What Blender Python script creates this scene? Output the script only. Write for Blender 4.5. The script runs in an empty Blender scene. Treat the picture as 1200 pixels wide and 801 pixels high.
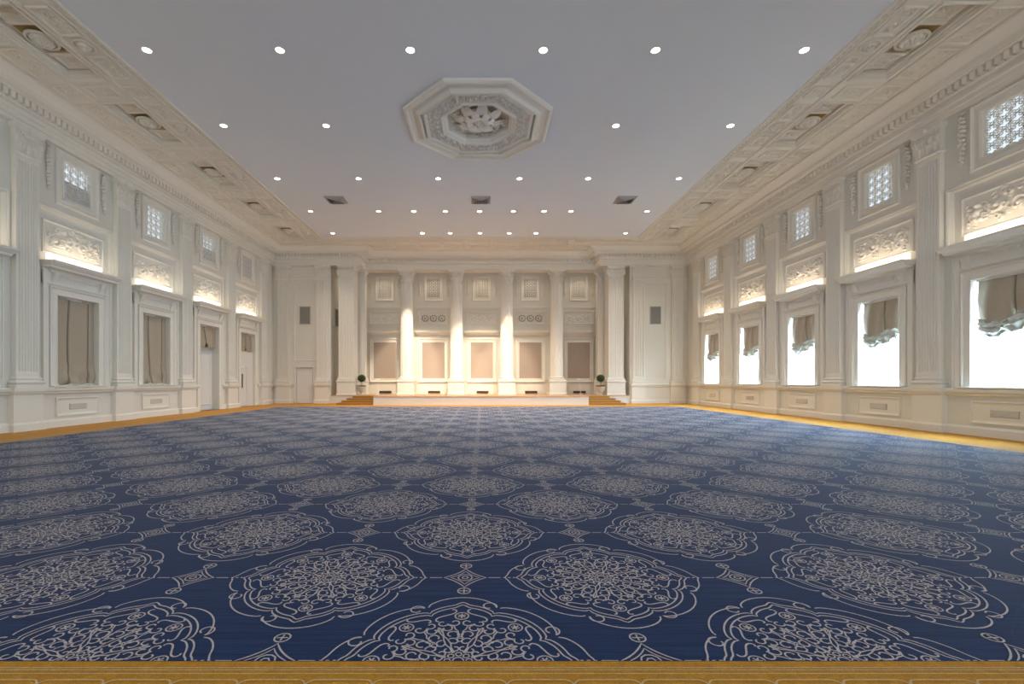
import bpy, math, random
import numpy as np
from mathutils import Vector, Matrix
PI = math.pi
C = bpy.context.scene.collection
S = bpy.context.scene

# ------------------------------------------------------------------ room measures (metres)
W = 12.64            # half width of the hall
YB = 28.0            # end wall
YF = -7.0            # open end behind the camera
H = 9.40             # ceiling
CX, CH, F = 0.12, 1.4, 538.0
BAYS = [10.98, 14.48, 17.96, 21.45, 24.95]
PIL = [9.23, 12.76, 16.2, 19.68, 23.2, 26.62]

# ------------------------------------------------------------------ camera
cam = bpy.data.cameras.new('camera'); camo = bpy.data.objects.new('camera', cam); C.objects.link(camo)
camo.location = (CX, 0, CH); camo.rotation_euler = (PI/2, 0, 0)
cam.sensor_width = 36; cam.lens = F/1200*36
cam.shift_x = 35/1200; cam.shift_y = 45/1200
cam.clip_start = 0.05; cam.clip_end = 300
S.camera = camo

# ------------------------------------------------------------------ world, exposure
w = bpy.data.worlds.new('world'); S.world = w; w.use_nodes = True
bg = w.node_tree.nodes['Background']
bg.inputs['Color'].default_value = (0.80, 0.90, 1.0, 1); bg.inputs['Strength'].default_value = 1.3
S.view_settings.view_transform = 'Standard'; S.view_settings.look = 'None'
S.view_settings.gamma = 1; S.view_settings.use_curve_mapping = False
S.view_settings.exposure = 0.42
LK = dict(day=1250.0, down=165.0, cove=6.5, beam=2450.0)

def light(name, kind, loc, target, energy, color, **kw):
    l = bpy.data.lights.new(name, kind); l.energy = energy; l.color = color
    for k, v in kw.items(): setattr(l, k, v)
    o = bpy.data.objects.new(name, l); C.objects.link(o); o.location = loc
    d = Vector(target) - Vector(loc)
    o.rotation_euler = d.to_track_quat('-Z', 'Y').to_euler()
    return o

WARM = (1.0, 0.84, 0.64); SOFT = (1.0, 0.82, 0.62); DAY = (0.56, 0.78, 1.0)
for y in BAYS:                                   # daylight through the windows and their clerestories
    light('window_daylight', 'AREA', (W+0.78, y, 2.85), (7, y, 0), LK['day'], DAY, shape='RECTANGLE', size=1.6, size_y=2.9)
    light('clerestory_daylight', 'AREA', (W+0.75, y, 7.6), (0, y, 7.2), LK['day']*.22, DAY, shape='RECTANGLE', size=1.0, size_y=1.3)
# beams of the adjustable lamps on the stage front
for (x, y, tx, ty, tz, e, ang) in ((-3.2, 24.95, -4.85, 30.0, 2.2, 1.0, 34), (0.0, 24.95, 0.1, 30.4, 1.6, .9, 34),
                                (-0.1, 21.7, -1.5, 29.6, 2.2, .8, 26), (3.05, 24.95, 1.75, 29.8, 2.0, .75, 32),
                                (-3.2, 21.7, -3.3, 30.3, 2.0, .7, 26), (3.05, 21.7, 3.3, 30.4, 1.6, .25, 26)):
    light('stage_beam', 'SPOT', (x, y, H-.06), (tx, ty, tz), LK['beam']*e, WARM, spot_size=math.radians(ang), spot_blend=.55, shadow_soft_size=.05)

for x in (-8.75, -6.36, -3.12, .10, 3.33, 6.55, 8.8):      # unseen warm fill added to brighten the alcove, no fixtures
    light('alcove_fill', 'SPOT', (x, 29.95, 8.5), (x, 29.4, 0), 45.0, WARM, spot_size=math.radians(130), spot_blend=.9, shadow_soft_size=.12)

# ------------------------------------------------------------------ materials
def mat(name, col, rough=.6, bump=0, bscale=60, var=0, vscale=3, spec=.3, metal=0, emit=None, estr=0, sheen=0):
    m = bpy.data.materials.new(name); m.use_nodes = True; nt = m.node_tree; b = nt.nodes['Principled BSDF']
    b.inputs['Base Color'].default_value = (*col, 1); b.inputs['Roughness'].default_value = rough
    b.inputs['Specular IOR Level'].default_value = spec; b.inputs['Metallic'].default_value = metal
    if sheen: b.inputs['Sheen Weight'].default_value = sheen; b.inputs['Sheen Roughness'].default_value = .35
    if emit: b.inputs['Emission Color'].default_value = (*emit, 1); b.inputs['Emission Strength'].default_value = estr
    tc = nt.nodes.new('ShaderNodeTexCoord')
    if var:
        n = nt.nodes.new('ShaderNodeTexNoise'); n.inputs['Scale'].default_value = vscale; n.inputs['Detail'].default_value = 4
        nt.links.new(tc.outputs['Object'], n.inputs['Vector'])
        mx = nt.nodes.new('ShaderNodeMix'); mx.data_type = 'RGBA'
        mx.inputs['A'].default_value = (*[c*(1-var) for c in col], 1); mx.inputs['B'].default_value = (*[min(1, c*(1+var)) for c in col], 1)
        nt.links.new(n.outputs['Fac'], mx.inputs['Factor']); nt.links.new(mx.outputs['Result'], b.inputs['Base Color'])
    if bump:
        n = nt.nodes.new('ShaderNodeTexNoise'); n.inputs['Scale'].default_value = bscale; n.inputs['Detail'].default_value = 3
        nt.links.new(tc.outputs['Object'], n.inputs['Vector'])
        bp = nt.nodes.new('ShaderNodeBump'); bp.inputs['Strength'].default_value = bump; bp.inputs['Distance'].default_value = .01
        nt.links.new(n.outputs['Fac'], bp.inputs['Height']); nt.links.new(bp.outputs['Normal'], b.inputs['Normal'])
    return m

M = {}
M['wall'] = mat('wall_paint', (.77, .735, .65), .55, bump=.05, var=.02)
M['trim'] = mat('trim_paint', (.81, .775, .69), .42, var=.015)
M['ceil'] = mat('ceiling_paint', (.76, .785, .82), .8, var=.01)
M['relief'] = mat('carved_plaster', (.80, .75, .66), .6, bump=.3, bscale=40)
M['coffer'] = mat('coffer_plaster', (.80, .75, .65), .6, bump=.1, var=.03)
M['ochre'] = mat('ochre_coffer_ground', (.34, .23, .08), .6)
M['taupe'] = mat('taupe_silk', (.44, .37, .275), .5, bump=.25, bscale=120, var=.08, vscale=20, sheen=.2)
M['swag'] = mat('silver_green_lining', (.60, .61, .55), .45, var=.35, vscale=14, sheen=.2)
M['panel'] = mat('taupe_acoustic_cloth', (.42, .335, .275), .8, bump=.2, bscale=200, var=.03)
M['grey'] = mat('speaker_cloth', (.26, .245, .215), .8, bump=.2, bscale=300)
M['ventgrey'] = mat('vent_grey_metal', (.45, .43, .40), .5)
M['dark'] = mat('dark_void', (.03, .025, .02), .8)
M['brown'] = mat('bronze_floor_grille', (.07, .045, .025), .5)
M['lens'] = mat('lamp_lens', (1, 1, 1), .4, emit=(1, .93, .82), estr=9)
M['beamlens'] = mat('stage_lamp_lens', (1, 1, 1), .4, emit=(1, .88, .68), estr=26)
M['strip'] = mat('cove_lit_wall_glow', (.9, .88, .84), .4, emit=(1, .90, .76), estr=.7)  # wall band washed by the cove lights, its brightness put in as glow
M['leaf'] = mat('topiary_leaves', (.035, .07, .015), .6, var=.5, vscale=30)
M['bark'] = mat('topiary_bark', (.09, .05, .03), .8)
M['stone'] = mat('urn_stone', (.62, .57, .48), .7, bump=.2)
M['oak'] = mat('step_carpet_gold', (.42, .22, .055), .8, bump=.3, bscale=90, var=.15, vscale=12)
M['nose'] = mat('stage_edge_wood', (.55, .36, .22), .5, var=.1, vscale=10)
M['white'] = mat('white_lacquer', (.78, .76, .72), .35)
M['steel'] = mat('door_steel', (.25, .24, .22), .35, metal=.8)
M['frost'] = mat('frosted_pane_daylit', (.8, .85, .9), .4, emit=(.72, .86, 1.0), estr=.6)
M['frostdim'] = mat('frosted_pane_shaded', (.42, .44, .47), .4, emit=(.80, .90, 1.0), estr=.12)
M['alc_pane'] = mat('alcove_grille_ground', (.52, .47, .40), .7)

def glass_mat():
    m = bpy.data.materials.new('window_glass'); m.use_nodes = True; nt = m.node_tree
    b = nt.nodes['Principled BSDF']; out = nt.nodes['Material Output']
    t = nt.nodes.new('ShaderNodeBsdfTransparent'); t.inputs['Color'].default_value = (.93, .96, .97, 1)
    g = nt.nodes.new('ShaderNodeBsdfGlossy'); g.inputs['Roughness'].default_value = .05
    mx = nt.nodes.new('ShaderNodeMixShader'); mx.inputs['Fac'].default_value = .06
    nt.links.new(t.outputs[0], mx.inputs[1]); nt.links.new(g.outputs[0], mx.inputs[2]); nt.links.new(mx.outputs[0], out.inputs['Surface'])
    nt.nodes.remove(b); return m
M['glass'] = glass_mat()
def sheer_mat():
    m = bpy.data.materials.new('sheer_white_curtain'); m.use_nodes = True; nt = m.node_tree
    b = nt.nodes['Principled BSDF']; out = nt.nodes['Material Output']; nt.nodes.remove(b)
    t = nt.nodes.new('ShaderNodeBsdfTransparent'); d = nt.nodes.new('ShaderNodeBsdfTranslucent'); d.inputs['Color'].default_value = (.95, .97, .98, 1)
    mx = nt.nodes.new('ShaderNodeMixShader'); mx.inputs['Fac'].default_value = .35
    nt.links.new(t.outputs[0], mx.inputs[1]); nt.links.new(d.outputs[0], mx.inputs[2]); nt.links.new(mx.outputs[0], out.inputs['Surface'])
    return m
M['sheer'] = sheer_mat()

def carpet_mat(name, c0, c1, streak, sheen, scx=.6, scy=26):
    m = bpy.data.materials.new(name); m.use_nodes = True; nt = m.node_tree; b = nt.nodes['Principled BSDF']
    b.inputs['Roughness'].default_value = .85; b.inputs['Specular IOR Level'].default_value = .25
    b.inputs['Sheen Weight'].default_value = sheen; b.inputs['Sheen Roughness'].default_value = .3
    tc = nt.nodes.new('ShaderNodeTexCoord'); mp = nt.nodes.new('ShaderNodeMapping'); mp.inputs['Scale'].default_value = (scx, scy, 1)
    nt.links.new(tc.outputs['Object'], mp.inputs['Vector'])
    n = nt.nodes.new('ShaderNodeTexNoise'); n.inputs['Scale'].default_value = 2.2; n.inputs['Detail'].default_value = 5; n.inputs['Roughness'].default_value = .7
    nt.links.new(mp.outputs['Vector'], n.inputs['Vector'])
    r = nt.nodes.new('ShaderNodeValToRGB'); r.color_ramp.elements[0].position = .5-streak; r.color_ramp.elements[1].position = .5+streak
    r.color_ramp.elements[0].color = (*c0, 1); r.color_ramp.elements[1].color = (*c1, 1)
    nt.links.new(n.outputs['Fac'], r.inputs['Fac'])
    n2 = nt.nodes.new('ShaderNodeTexNoise'); n2.inputs['Scale'].default_value = 160
    nt.links.new(tc.outputs['Object'], n2.inputs['Vector'])
    mx = nt.nodes.new('ShaderNodeMix'); mx.data_type = 'RGBA'; mx.blend_type = 'MULTIPLY'; mx.inputs['Factor'].default_value = .55
    nt.links.new(r.outputs['Color'], mx.inputs['A'])
    r2 = nt.nodes.new('ShaderNodeValToRGB'); r2.color_ramp.elements[0].position = .3; r2.color_ramp.elements[1].position = .7
    r2.color_ramp.elements[0].color = (.45, .45, .45, 1); r2.color_ramp.elements[1].color = (1.25, 1.25, 1.25, 1)
    nt.links.new(n2.outputs['Fac'], r2.inputs['Fac']); nt.links.new(r2.outputs['Color'], mx.inputs['B'])
    nt.links.new(mx.outputs['Result'], b.inputs['Base Color'])
    bp = nt.nodes.new('ShaderNodeBump'); bp.inputs['Strength'].default_value = .4; bp.inputs['Distance'].default_value = .004
    nt.links.new(n2.outputs['Fac'], bp.inputs['Height']); nt.links.new(bp.outputs['Normal'], b.inputs['Normal'])
    return m
M['blue'] = carpet_mat('blue_carpet_pile', (.008, .022, .070), (.019, .050, .150), .16, .12)
M['gold'] = carpet_mat('gold_carpet_pile', (.48, .21, .014), (.68, .33, .03), .2, .05, 8, 8)
M['line'] = carpet_mat('silver_grey_yarn', (.50, .45, .45), (.66, .60, .59), .2, .1, 20, 60)
M['goldline'] = carpet_mat('pale_gold_yarn', (.62, .45, .22), (.74, .56, .30), .2, .1, 20, 60)
M['sub'] = mat('screed', (.3, .28, .25), .9)

# ------------------------------------------------------------------ mesh helpers
class MB:
    def __init__(s): s.v = []; s.f = []
    def add(s, vs, fs):
        n = len(s.v); s.v.extend([tuple(map(float, p)) for p in vs]); s.f.extend([tuple(i+n for i in f) for f in fs]); return s
    def box(s, x0, x1, y0, y1, z0, z1):
        return s.add([(x0,y0,z0),(x1,y0,z0),(x1,y1,z0),(x0,y1,z0),(x0,y0,z1),(x1,y0,z1),(x1,y1,z1),(x0,y1,z1)],
                     [(0,3,2,1),(4,5,6,7),(0,1,5,4),(1,2,6,5),(2,3,7,6),(3,0,4,7)])
    def frame(s, x0, x1, z0, z1, prof, fill=False):      # mitred picture-frame moulding on a plane facing -y; prof = (inset, proud)
        vs = []
        for (i, d) in prof: vs += [(x0+i,-d,z0+i),(x1-i,-d,z0+i),(x1-i,-d,z1-i),(x0+i,-d,z1-i)]
        fs = []
        for k in range(len(prof)-1):
            for j in range(4):
                a = 4*k+j; b = 4*k+(j+1) % 4; fs.append((a, b, b+4, a+4))
        if fill: n = 4*(len(prof)-1); fs.append((n, n+1, n+2, n+3))
        return s.add(vs, fs)
    def lathe(s, prof, seg=24, cx=0, cy=0, a0=0, fl=None):
        vs = []; fs = []
        for (r, z) in prof:
            for k in range(seg):
                a = a0+2*PI*k/seg; rr = r*(fl(k) if fl else 1)
                vs.append((cx+rr*math.cos(a), cy+rr*math.sin(a), z))
        for i in range(len(prof)-1):
            for k in range(seg):
                a = i*seg+k; b = i*seg+(k+1) % seg; fs.append((a, b, b+seg, a+seg))
        fs.append(tuple(range(seg))[::-1]); n = (len(prof)-1)*seg; fs.append(tuple(n+k for k in range(seg)))
        return s.add(vs, fs)
    def rings(s, rects):                                   # stack of rectangles (x0,x1,y0,y1,z)
        vs = []; fs = []
        for (x0, x1, y0, y1, z) in rects: vs += [(x0,y0,z),(x1,y0,z),(x1,y1,z),(x0,y1,z)]
        for k in range(len(rects)-1):
            for j in range(4):
                a = 4*k+j; b = 4*k+(j+1) % 4; fs.append((a, b, b+4, a+4))
        fs.append((3,2,1,0)); n = 4*(len(rects)-1); fs.append((n,n+1,n+2,n+3))
        return s.add(vs, fs)
    def tube(s, pts, r, seg=6, closed=False):
        pts = [Vector(p) for p in pts]; n = len(pts); vs = []; fs = []
        for i, p in enumerate(pts):
            a = pts[(i-1) % n] if (closed or i > 0) else p; b = pts[(i+1) % n] if (closed or i < n-1) else p
            t = (b-a).normalized() if (b-a).length > 1e-9 else Vector((0,0,1))
            u = t.cross(Vector((0,0,1))); u = u.normalized() if u.length > 1e-3 else Vector((1,0,0)); w_ = t.cross(u)
            rr = r[i] if isinstance(r, (list, tuple)) else r
            for k in range(seg):
                an = 2*PI*k/seg; vs.append(p+u*math.cos(an)*rr+w_*math.sin(an)*rr)
        for i in range(n if closed else n-1):
            for k in range(seg):
                a = i*seg+k; b = i*seg+(k+1) % seg; c = ((i+1) % n)*seg+(k+1) % seg; d = ((i+1) % n)*seg+k
                fs.append((a, b, c, d))
        if not closed: fs.append(tuple(range(seg))[::-1]); fs.append(tuple((n-1)*seg+k for k in range(seg)))
        return s.add(vs, fs)
    def blob(s, c, rx, ry, rz, seg=8, rn=5):
        vs = [(c[0], c[1], c[2]-rz)]; fs = []
        for i in range(1, rn):
            t = -PI/2+PI*i/rn
            for k in range(seg):
                a = 2*PI*k/seg; vs.append((c[0]+rx*math.cos(t)*math.cos(a), c[1]+ry*math.cos(t)*math.sin(a), c[2]+rz*math.sin(t)))
        vs.append((c[0], c[1], c[2]+rz)); n = len(vs)-1
        for k in range(seg):
            fs.append((0, 1+(k+1) % seg, 1+k)); fs.append((n, n-seg+k, n-seg+(k+1) % seg))
        for i in range(rn-2):
            for k in range(seg):
                a = 1+i*seg+k; b = 1+i*seg+(k+1) % seg; fs.append((a, b, b+seg, a+seg))
        return s.add(vs, fs)
    def ribbon(s, pts, wd, closed=False, z=0):             # flat band in the xy plane
        P = np.array(pts, float); n = len(P)
        if closed: T = np.roll(P, -1, 0)-np.roll(P, 1, 0)
        else: T = np.gradient(P, axis=0)
        T /= (np.linalg.norm(T, axis=1)[:, None]+1e-9); N = np.stack([-T[:,1], T[:,0]], 1)*wd/2
        A = P+N; B = P-N; vs = []
        for i in range(n): vs += [(A[i,0], A[i,1], z), (B[i,0], B[i,1], z)]
        fs = [(2*i, 2*i+1, 2*((i+1) % n)+1, 2*((i+1) % n)) for i in range(n if closed else n-1)]
        return s.add(vs, fs)
    def build(s, name, m, parent=None, smooth=False, kind=None, matrix=None):
        me = bpy.data.meshes.new(name); me.from_pydata(s.v, [], s.f); me.materials.append(m)
        if smooth: me.polygons.foreach_set('use_smooth', [True]*len(me.polygons))
        me.update()
        o = bpy.data.objects.new(name, me); C.objects.link(o)
        if parent: o.parent = parent
        if kind: o['kind'] = kind
        return o

def thing(name, loc=(0,0,0), rz=0, label=None, cat=None, group=None, kind=None):
    o = bpy.data.objects.new(name, None); C.objects.link(o); o.location = loc; o.rotation_euler = (0,0,rz); o.empty_display_size = .2
    return tag(o, label, cat, group, kind)
def tag(o, label=None, cat=None, group=None, kind=None):
    for k, v in (('label', label), ('category', cat), ('group', group), ('kind', kind)):
        if v: o[k] = v
    return o
KIDS = {}
def dup(o, loc=None, rz=None, label=None, parent=None):
    r = o.copy(); C.objects.link(r)
    if loc is not None: r.location = loc
    if rz is not None: r.rotation_euler = (0,0,rz)
    if parent is not None: r.parent = parent
    if label: r['label'] = label
    if o not in KIDS: KIDS[o] = [c for c in o.children]
    for c in KIDS[o]: dup(c, parent=r)
    return r
def shade_flat_obj(o): pass

# height field relief: curves given as arrays of (x,z,radius,height); returns grid mesh facing -y
def relief(mb, x0, x1, z0, z1, curves, nx, nz, base=0.0):
    X, Z = np.meshgrid(np.linspace(x0, x1, nx), np.linspace(z0, z1, nz)); D = np.zeros_like(X)
    for (px, pz, r, h) in curves:
        q = ((X-px)**2+(Z-pz)**2)/(r*r); m = q < 1
        if m.any(): D[m] = np.maximum(D[m], h*np.sqrt(1-q[m]))
    vs = [(X[j,i], -(base+D[j,i]), Z[j,i]) for j in range(nz) for i in range(nx)]
    fs = [(j*nx+i, j*nx+i+1, (j+1)*nx+i+1, (j+1)*nx+i) for j in range(nz-1) for i in range(nx-1)]
    return mb.add(vs, fs)
def spiral(cx, cz, r0, turns, a0, sgn, rad, h, n=26, r1=.15):
    out = []
    for i in range(n):
        t = i/(n-1); r = r0*(1-t*(1-r1)); a = a0+sgn*turns*2*PI*t
        out.append((cx+r*math.cos(a), cz+r*math.sin(a), rad*(1.1-.4*t), h))
    return out
def scrollwork(wd, ht, seed=1, cell=None):
    rnd = random.Random(seed); out = []; n = max(2, round(wd/(ht*.62)))
    sx = wd/n
    for i in range(n):
        cx = -wd/2+(i+.5)*sx; s = 1 if cx < 0 else -1
        up = 1 if i % 2 else -1
        out += spiral(cx, ht/2+up*ht*.08, min(sx, ht)*.36, 1.35, rnd.uniform(-.4,.4)+(PI if up > 0 else 0), s*up, ht*.052, ht*.09)
        for k in range(5):
            a = rnd.uniform(0, 2*PI); r = min(sx, ht)*rnd.uniform(.3, .52)
            out += spiral(cx+r*math.cos(a), ht/2+max(-ht*.4, min(ht*.4, r*math.sin(a)*1.2)), ht*.10, .8, a, 1 if k % 2 else -1, ht*.035, ht*.06, 10)
        out.append((cx, ht/2+up*ht*.08, ht*.09, ht*.12))
    return [c for c in out if abs(c[0]) < wd/2-.01 and .01 < c[1] < ht-.01]
def acanthus(mb, cx, z0, wd, h, y0, out, T=None, rows=6):
    vs = []; fs = []; cols = 5
    for i in range(rows):
        t = i/(rows-1)
        sh = (.75+.35*math.sin(t*PI))*(1-.75*max(0, t-.72)/.28)*(1+.10*(i % 2))
        z = z0+h*(math.sin(min(t, .86)*PI/2/.86) if t > .5 else math.sin(min(t,.86)*PI/2/.86)) - h*.16*max(0, t-.8)/.2
        y = y0+out*(t**2.2)
        for j in range(cols):
            s_ = -1+2*j/(cols-1)
            yy = y+.18*out+.02*(1-s_*s_)-(.012 if j % 2 else 0)
            p = (cx+s_*wd/2*sh, -yy, z-.04*h*abs(s_))
            vs.append(T(p) if T else p)
    for i in range(rows-1):
        for j in range(cols-1):
            a = i*cols+j; fs.append((a, a+1, a+cols+1, a+cols))
    mb.add(vs, fs)

# sweep a (d,z) profile along a plan polyline; d is offset to the right-hand side normal given by sign
def sweep(mb, path, prof, side=1, closed=False):
    P = [Vector(p) for p in path]; n = len(P); N = []
    for i in range(n):
        ns = []
        if i > 0 or closed: t = (P[i]-P[i-1]).normalized(); ns.append(Vector((t.y, -t.x))*side)
        if i < n-1 or closed: t = (P[(i+1) % n]-P[i]).normalized(); ns.append(Vector((t.y, -t.x))*side)
        if len(ns) == 2:
            m = (ns[0]+ns[1]); m = m/m.length if m.length > 1e-6 else ns[0]; m = m/max(.2, m.dot(ns[0]))
        else: m = ns[0]
        N.append(m)
    vs = []; fs = []; k = len(prof)
    for i in range(n):
        for (d, z) in prof: q = P[i]+N[i]*d; vs.append((q.x, q.y, z))
    for i in range(n if closed else n-1):
        for j in range(k-1):
            a = i*k+j; b = ((i+1) % n)*k+j; fs.append((a, b, b+1, a+1))
    return mb.add(vs, fs)

# wall slab facing -y with through openings and recesses: holes (x0,x1,z0,z1,depth or None for through)
def slab(mb, x0, x1, z0, z1, holes, th=.5):
    xs = sorted(set([x0, x1]+[h[0] for h in holes]+[h[1] for h in holes])); zs = sorted(set([z0, z1]+[h[2] for h in holes]+[h[3] for h in holes]))
    def inh(x, z, through=False):
        for h in holes:
            if h[0] < x < h[1] and h[2] < z < h[3] and (h[4] is None or not through): return True
        return False
    for yy, thr in ((0, False), (th, True)):
        for i in range(len(xs)-1):
            for j in range(len(zs)-1):
                if inh((xs[i]+xs[i+1])/2, (zs[j]+zs[j+1])/2, thr): continue
                q = [(xs[i],yy,zs[j]),(xs[i+1],yy,zs[j]),(xs[i+1],yy,zs[j+1]),(xs[i],yy,zs[j+1])]
                mb.add(q, [(0,1,2,3)] if yy == 0 else [(3,2,1,0)])
    for (a, b, c, d, dp) in holes:
        D = th if dp is None else dp
        mb.add([(a,0,c),(b,0,c),(b,0,d),(a,0,d),(a,D,c),(b,D,c),(b,D,d),(a,D,d)], [(0,4,5,1),(1,5,6,2),(2,6,7,3),(3,7,4,0)]+([] if dp is None else [(4,7,6,5)]))
    mb.add([(x0,0,z0),(x1,0,z0),(x1,0,z1),(x0,0,z1),(x0,th,z0),(x1,th,z0),(x1,th,z1),(x0,th,z1)], [(0,4,5,1),(1,5,6,2),(2,6,7,3),(3,7,4,0)])
    return mb
def place_wall(o, side):
    if side == 'left': o.location = (-W,0,0); o.rotation_euler = (0,0,PI/2)
    elif side == 'right': o.location = (W,0,0); o.rotation_euler = (0,0,-PI/2)
def wl(side, y, z=0): return ((-W if side == 'left' else W), y, z), (PI/2 if side == 'left' else -PI/2)

# ------------------------------------------------------------------ structure: floor, walls, ceiling
MB().box(-W-.5, W+.5, YF, 31.3, -.3, -.012).build('floor', M['sub'], kind='structure')
WIN = (-.74, .74, 1.2, 3.95); CLE = (-.47, .47, 6.93, 8.2); REC = (-1.33, 1.33, 4.88, 6.45)
def bay_holes(side):
    hs = []
    for i, y in enumerate(BAYS):
        u = y if side == 'left' else -y
        zb = 0.0 if (side == 'left' and i >= 3) else WIN[2]
        hs.append((u+WIN[0], u+WIN[1], zb, WIN[3], None)); hs.append((u+CLE[0], u+CLE[1], CLE[2], CLE[3], None)); hs.append((u+REC[0], u+REC[1], REC[2], REC[3], .10))
    return hs
mb = MB(); slab(mb, YF, YB, 0, H, bay_holes('left')); o = mb.build('wall_left', M['wall'], kind='structure'); place_wall(o, 'left')
mb = MB(); slab(mb, -YB, -YF, 0, H, bay_holes('right')); o = mb.build('wall_right', M['wall'], kind='structure'); place_wall(o, 'right')
# end wall: two flanks, alcove cheeks and alcove back
OX = 9.12; YA = 30.6; SZ = .5
mb = MB()
for s in (-1, 1):
    a, b = (-W-.5, -OX) if s < 0 else (OX, W+.5)
    m2 = MB(); hol = [(-11.25, -10.2, 0, 2.18, .12)] if s < 0 else []
    slab(m2, a, b, 0, H, hol, .5); mb.add([(x, y+YB, z) for x, y, z in m2.v], m2.f)
    mb.box(*( (-OX-.3, -OX) if s < 0 else (OX, OX+.3)), YB+.5, YA+.3, 0, H)
mb.box(-OX-.3, OX+.3, YA, YA+.3, 0, H)
mb.build('wall_back', M['wall'], kind='structure')
# alcove ceiling and entablature beams
JX = 7.42; YC = 29.12
mb = MB(); mb.box(-JX, JX, YC, YC+.75, 8.4, H)
for s in (-1, 1): mb.box(*sorted((s*JX, s*(OX+.01))), YB, YC+.75, 8.4, H)
mb.box(-OX, OX, YC+.75, YA, 8.55, 8.75)
mb.build('trim_1', M['trim'], kind='structure')

# ceiling with coffer recesses and octagon opening (built face down: slab facing -y rotated so that -y -> down)
OCX, OCY, OCR = 0.0, 14.35, 2.18
XI, XO = 8.85, 11.78
CO_X = (9.93, 10.87); CO_L = 1.22
holes = [(OCX-OCR, OCX+OCR, OCY-OCR, OCY+OCR, .6)]
for s in (-1, 1):
    for y in BAYS:
        x0, x1 = sorted((s*CO_X[0], s*CO_X[1])); holes.append((x0, x1, y-CO_L, y+CO_L, .20))
def ceil_slab(mb, a, b, c, d, hs):
    m2 = MB(); slab(m2, a, b, c, d, hs, .7); mb.add([(x, z, H+y) for x, y, z in m2.v], m2.f)
mb = MB(); ceil_slab(mb, -XI, XI, YF, 25.65, holes[:1])
band = MB(); ceil_slab(band, -W-.5, -XI, YF, YB+.5, [h for h in holes if h[1] < -5]); ceil_slab(band, XI, W+.5, YF, YB+.5, [h for h in holes if h[0] > 5]); ceil_slab(band, -XI, XI, 25.65, YB+2.0, [])
band.build('ceiling_band', M['coffer'], kind='structure')
def octa(R, z, cx=OCX, cy=OCY):
    r = R/math.cos(PI/8); return [(cx+r*math.cos(PI/8+k*PI/4), cy+r*math.sin(PI/8+k*PI/4), z) for k in range(8)]
o8 = octa(OCR, H)
for k, (sx, sy) in enumerate(((1,1),(-1,1),(-1,-1),(1,-1))):
    mb.add([o8[2*k], o8[2*k+1], (OCX+sx*OCR, OCY+sy*OCR, H)] , [(0,1,2)])
mb.build('ceiling', M['ceil'], kind='structure')

# ------------------------------------------------------------------ cornice, dado, baseboards
PATH = [(-W, YF), (-W, YB), (-JX-.0, YB), (-JX-.0, YC), (JX+.0, YC), (JX+.0, YB), (W, YB), (W, YF)]
corn = [(.0,8.38),(.15,8.38),(.15,8.50),(.18,8.51),(.18,8.63),(.22,8.66),(.22,8.70),(.17,8.72),(.17,8.80),(.24,8.83),(.26,8.87),(.26,9.02),(.42,9.05),(.44,9.08),(.60,9.09),(.60,9.18),(.64,9.20),(.70,9.26),(.80,9.33),(.86,9.36),(.86,9.41)]
mb = MB(); sweep(mb, PATH, corn); cornice = mb.build('trim_2', M['trim'], kind='structure')
dm = MB(); mod = MB()
def run(p, q, step, fn, inset=0):
    p = Vector(p); q = Vector(q); L = (q-p).length; n = max(1, round(L/step)); t = (q-p).normalized(); nn = Vector((t.y, -t.x))
    for i in range(n):
        c = p+t*((i+.5)*L/n); fn(c, t, nn)
def dentil(c, t, nn, w2=.06, d0=.26, d1=.41, z0=8.86, z1=9.03):
    vs = []
    for z in (z0, z1):
        for (a, d) in ((-w2,d0),(w2,d0),(w2,d1),(-w2,d1)): q = c+t*a+nn*d; vs.append((q.x, q.y, z))
    dm.add(vs, [(0,3,2,1),(4,5,6,7),(0,1,5,4),(1,2,6,5),(2,3,7,6),(3,0,4,7)])
def egg(c, t, nn, d=.48, z=9.055):
    pass
segs = [((-W, 5.5), (-W, YB-.4)), ((-W+.4, YB), (-JX+.2, YB)), ((-JX+.3, YC), (JX-.3, YC)), ((JX-.2, YB), (W-.4, YB)), ((W, YB-.4), (W, 5.5))]
segs += [((-JX, YB), (-JX, YC-.3)), ((JX, YC-.3), (JX, YB))]
for p, q in segs: run(p, q, .185, dentil)
dm.build('dentil_course', M['trim'], cornice, kind='stuff')

wallpaths = {'left': [(-W, YF), (-W, YB)], 'right': [(W, YB), (W, YF)]}
dado = [(.0,.98),(.06,1.0),(.10,1.03),(.10,1.06),(.16,1.10),(.17,1.17),(.15,1.2),(-.02,1.2)]
base = [(0,.24),(.04,.24),(.07,.20),(.08,.19),(.08,0)]
L3 = BAYS[3]; L4 = BAYS[4]
lsegs = [(YF, L3-.95), (L3+.95, L4-.95), (L4+.95, YB)]
mb = MB(); m3 = MB()
for a, b in lsegs:
    sweep(mb, [(-W-.02, a), (-W, a), (-W, b), (-W-.02, b)][1:3], dado); sweep(m3, [(-W, a), (-W, b)], base)
    for y in (a, b):    # end caps
        mb.add([(-W+d, y, z) for d, z in dado], [tuple(range(len(dado)))]); m3.add([(-W+d, y, z) for d, z in base]+[(-W,y,0)], [tuple(range(len(base)+1))])
mb.build('trim_3', M['trim'], kind='structure'); m3.build('baseboard_left', M['trim'], kind='structure')
mb = MB(); sweep(mb, wallpaths['right'], dado); mb.build('trim_4', M['trim'], kind='structure')
mb = MB(); sweep(mb, wallpaths['right'], base); mb.build('baseboard_right', M['trim'], kind='structure')
mb = MB(); m3 = MB()
for a, b in ((-W, -11.35), (-10.1, -OX), (OX, W)):
    sweep(mb, [(a, YB), (b, YB)], dado); sweep(m3, [(a, YB), (b, YB)], base)
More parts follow.
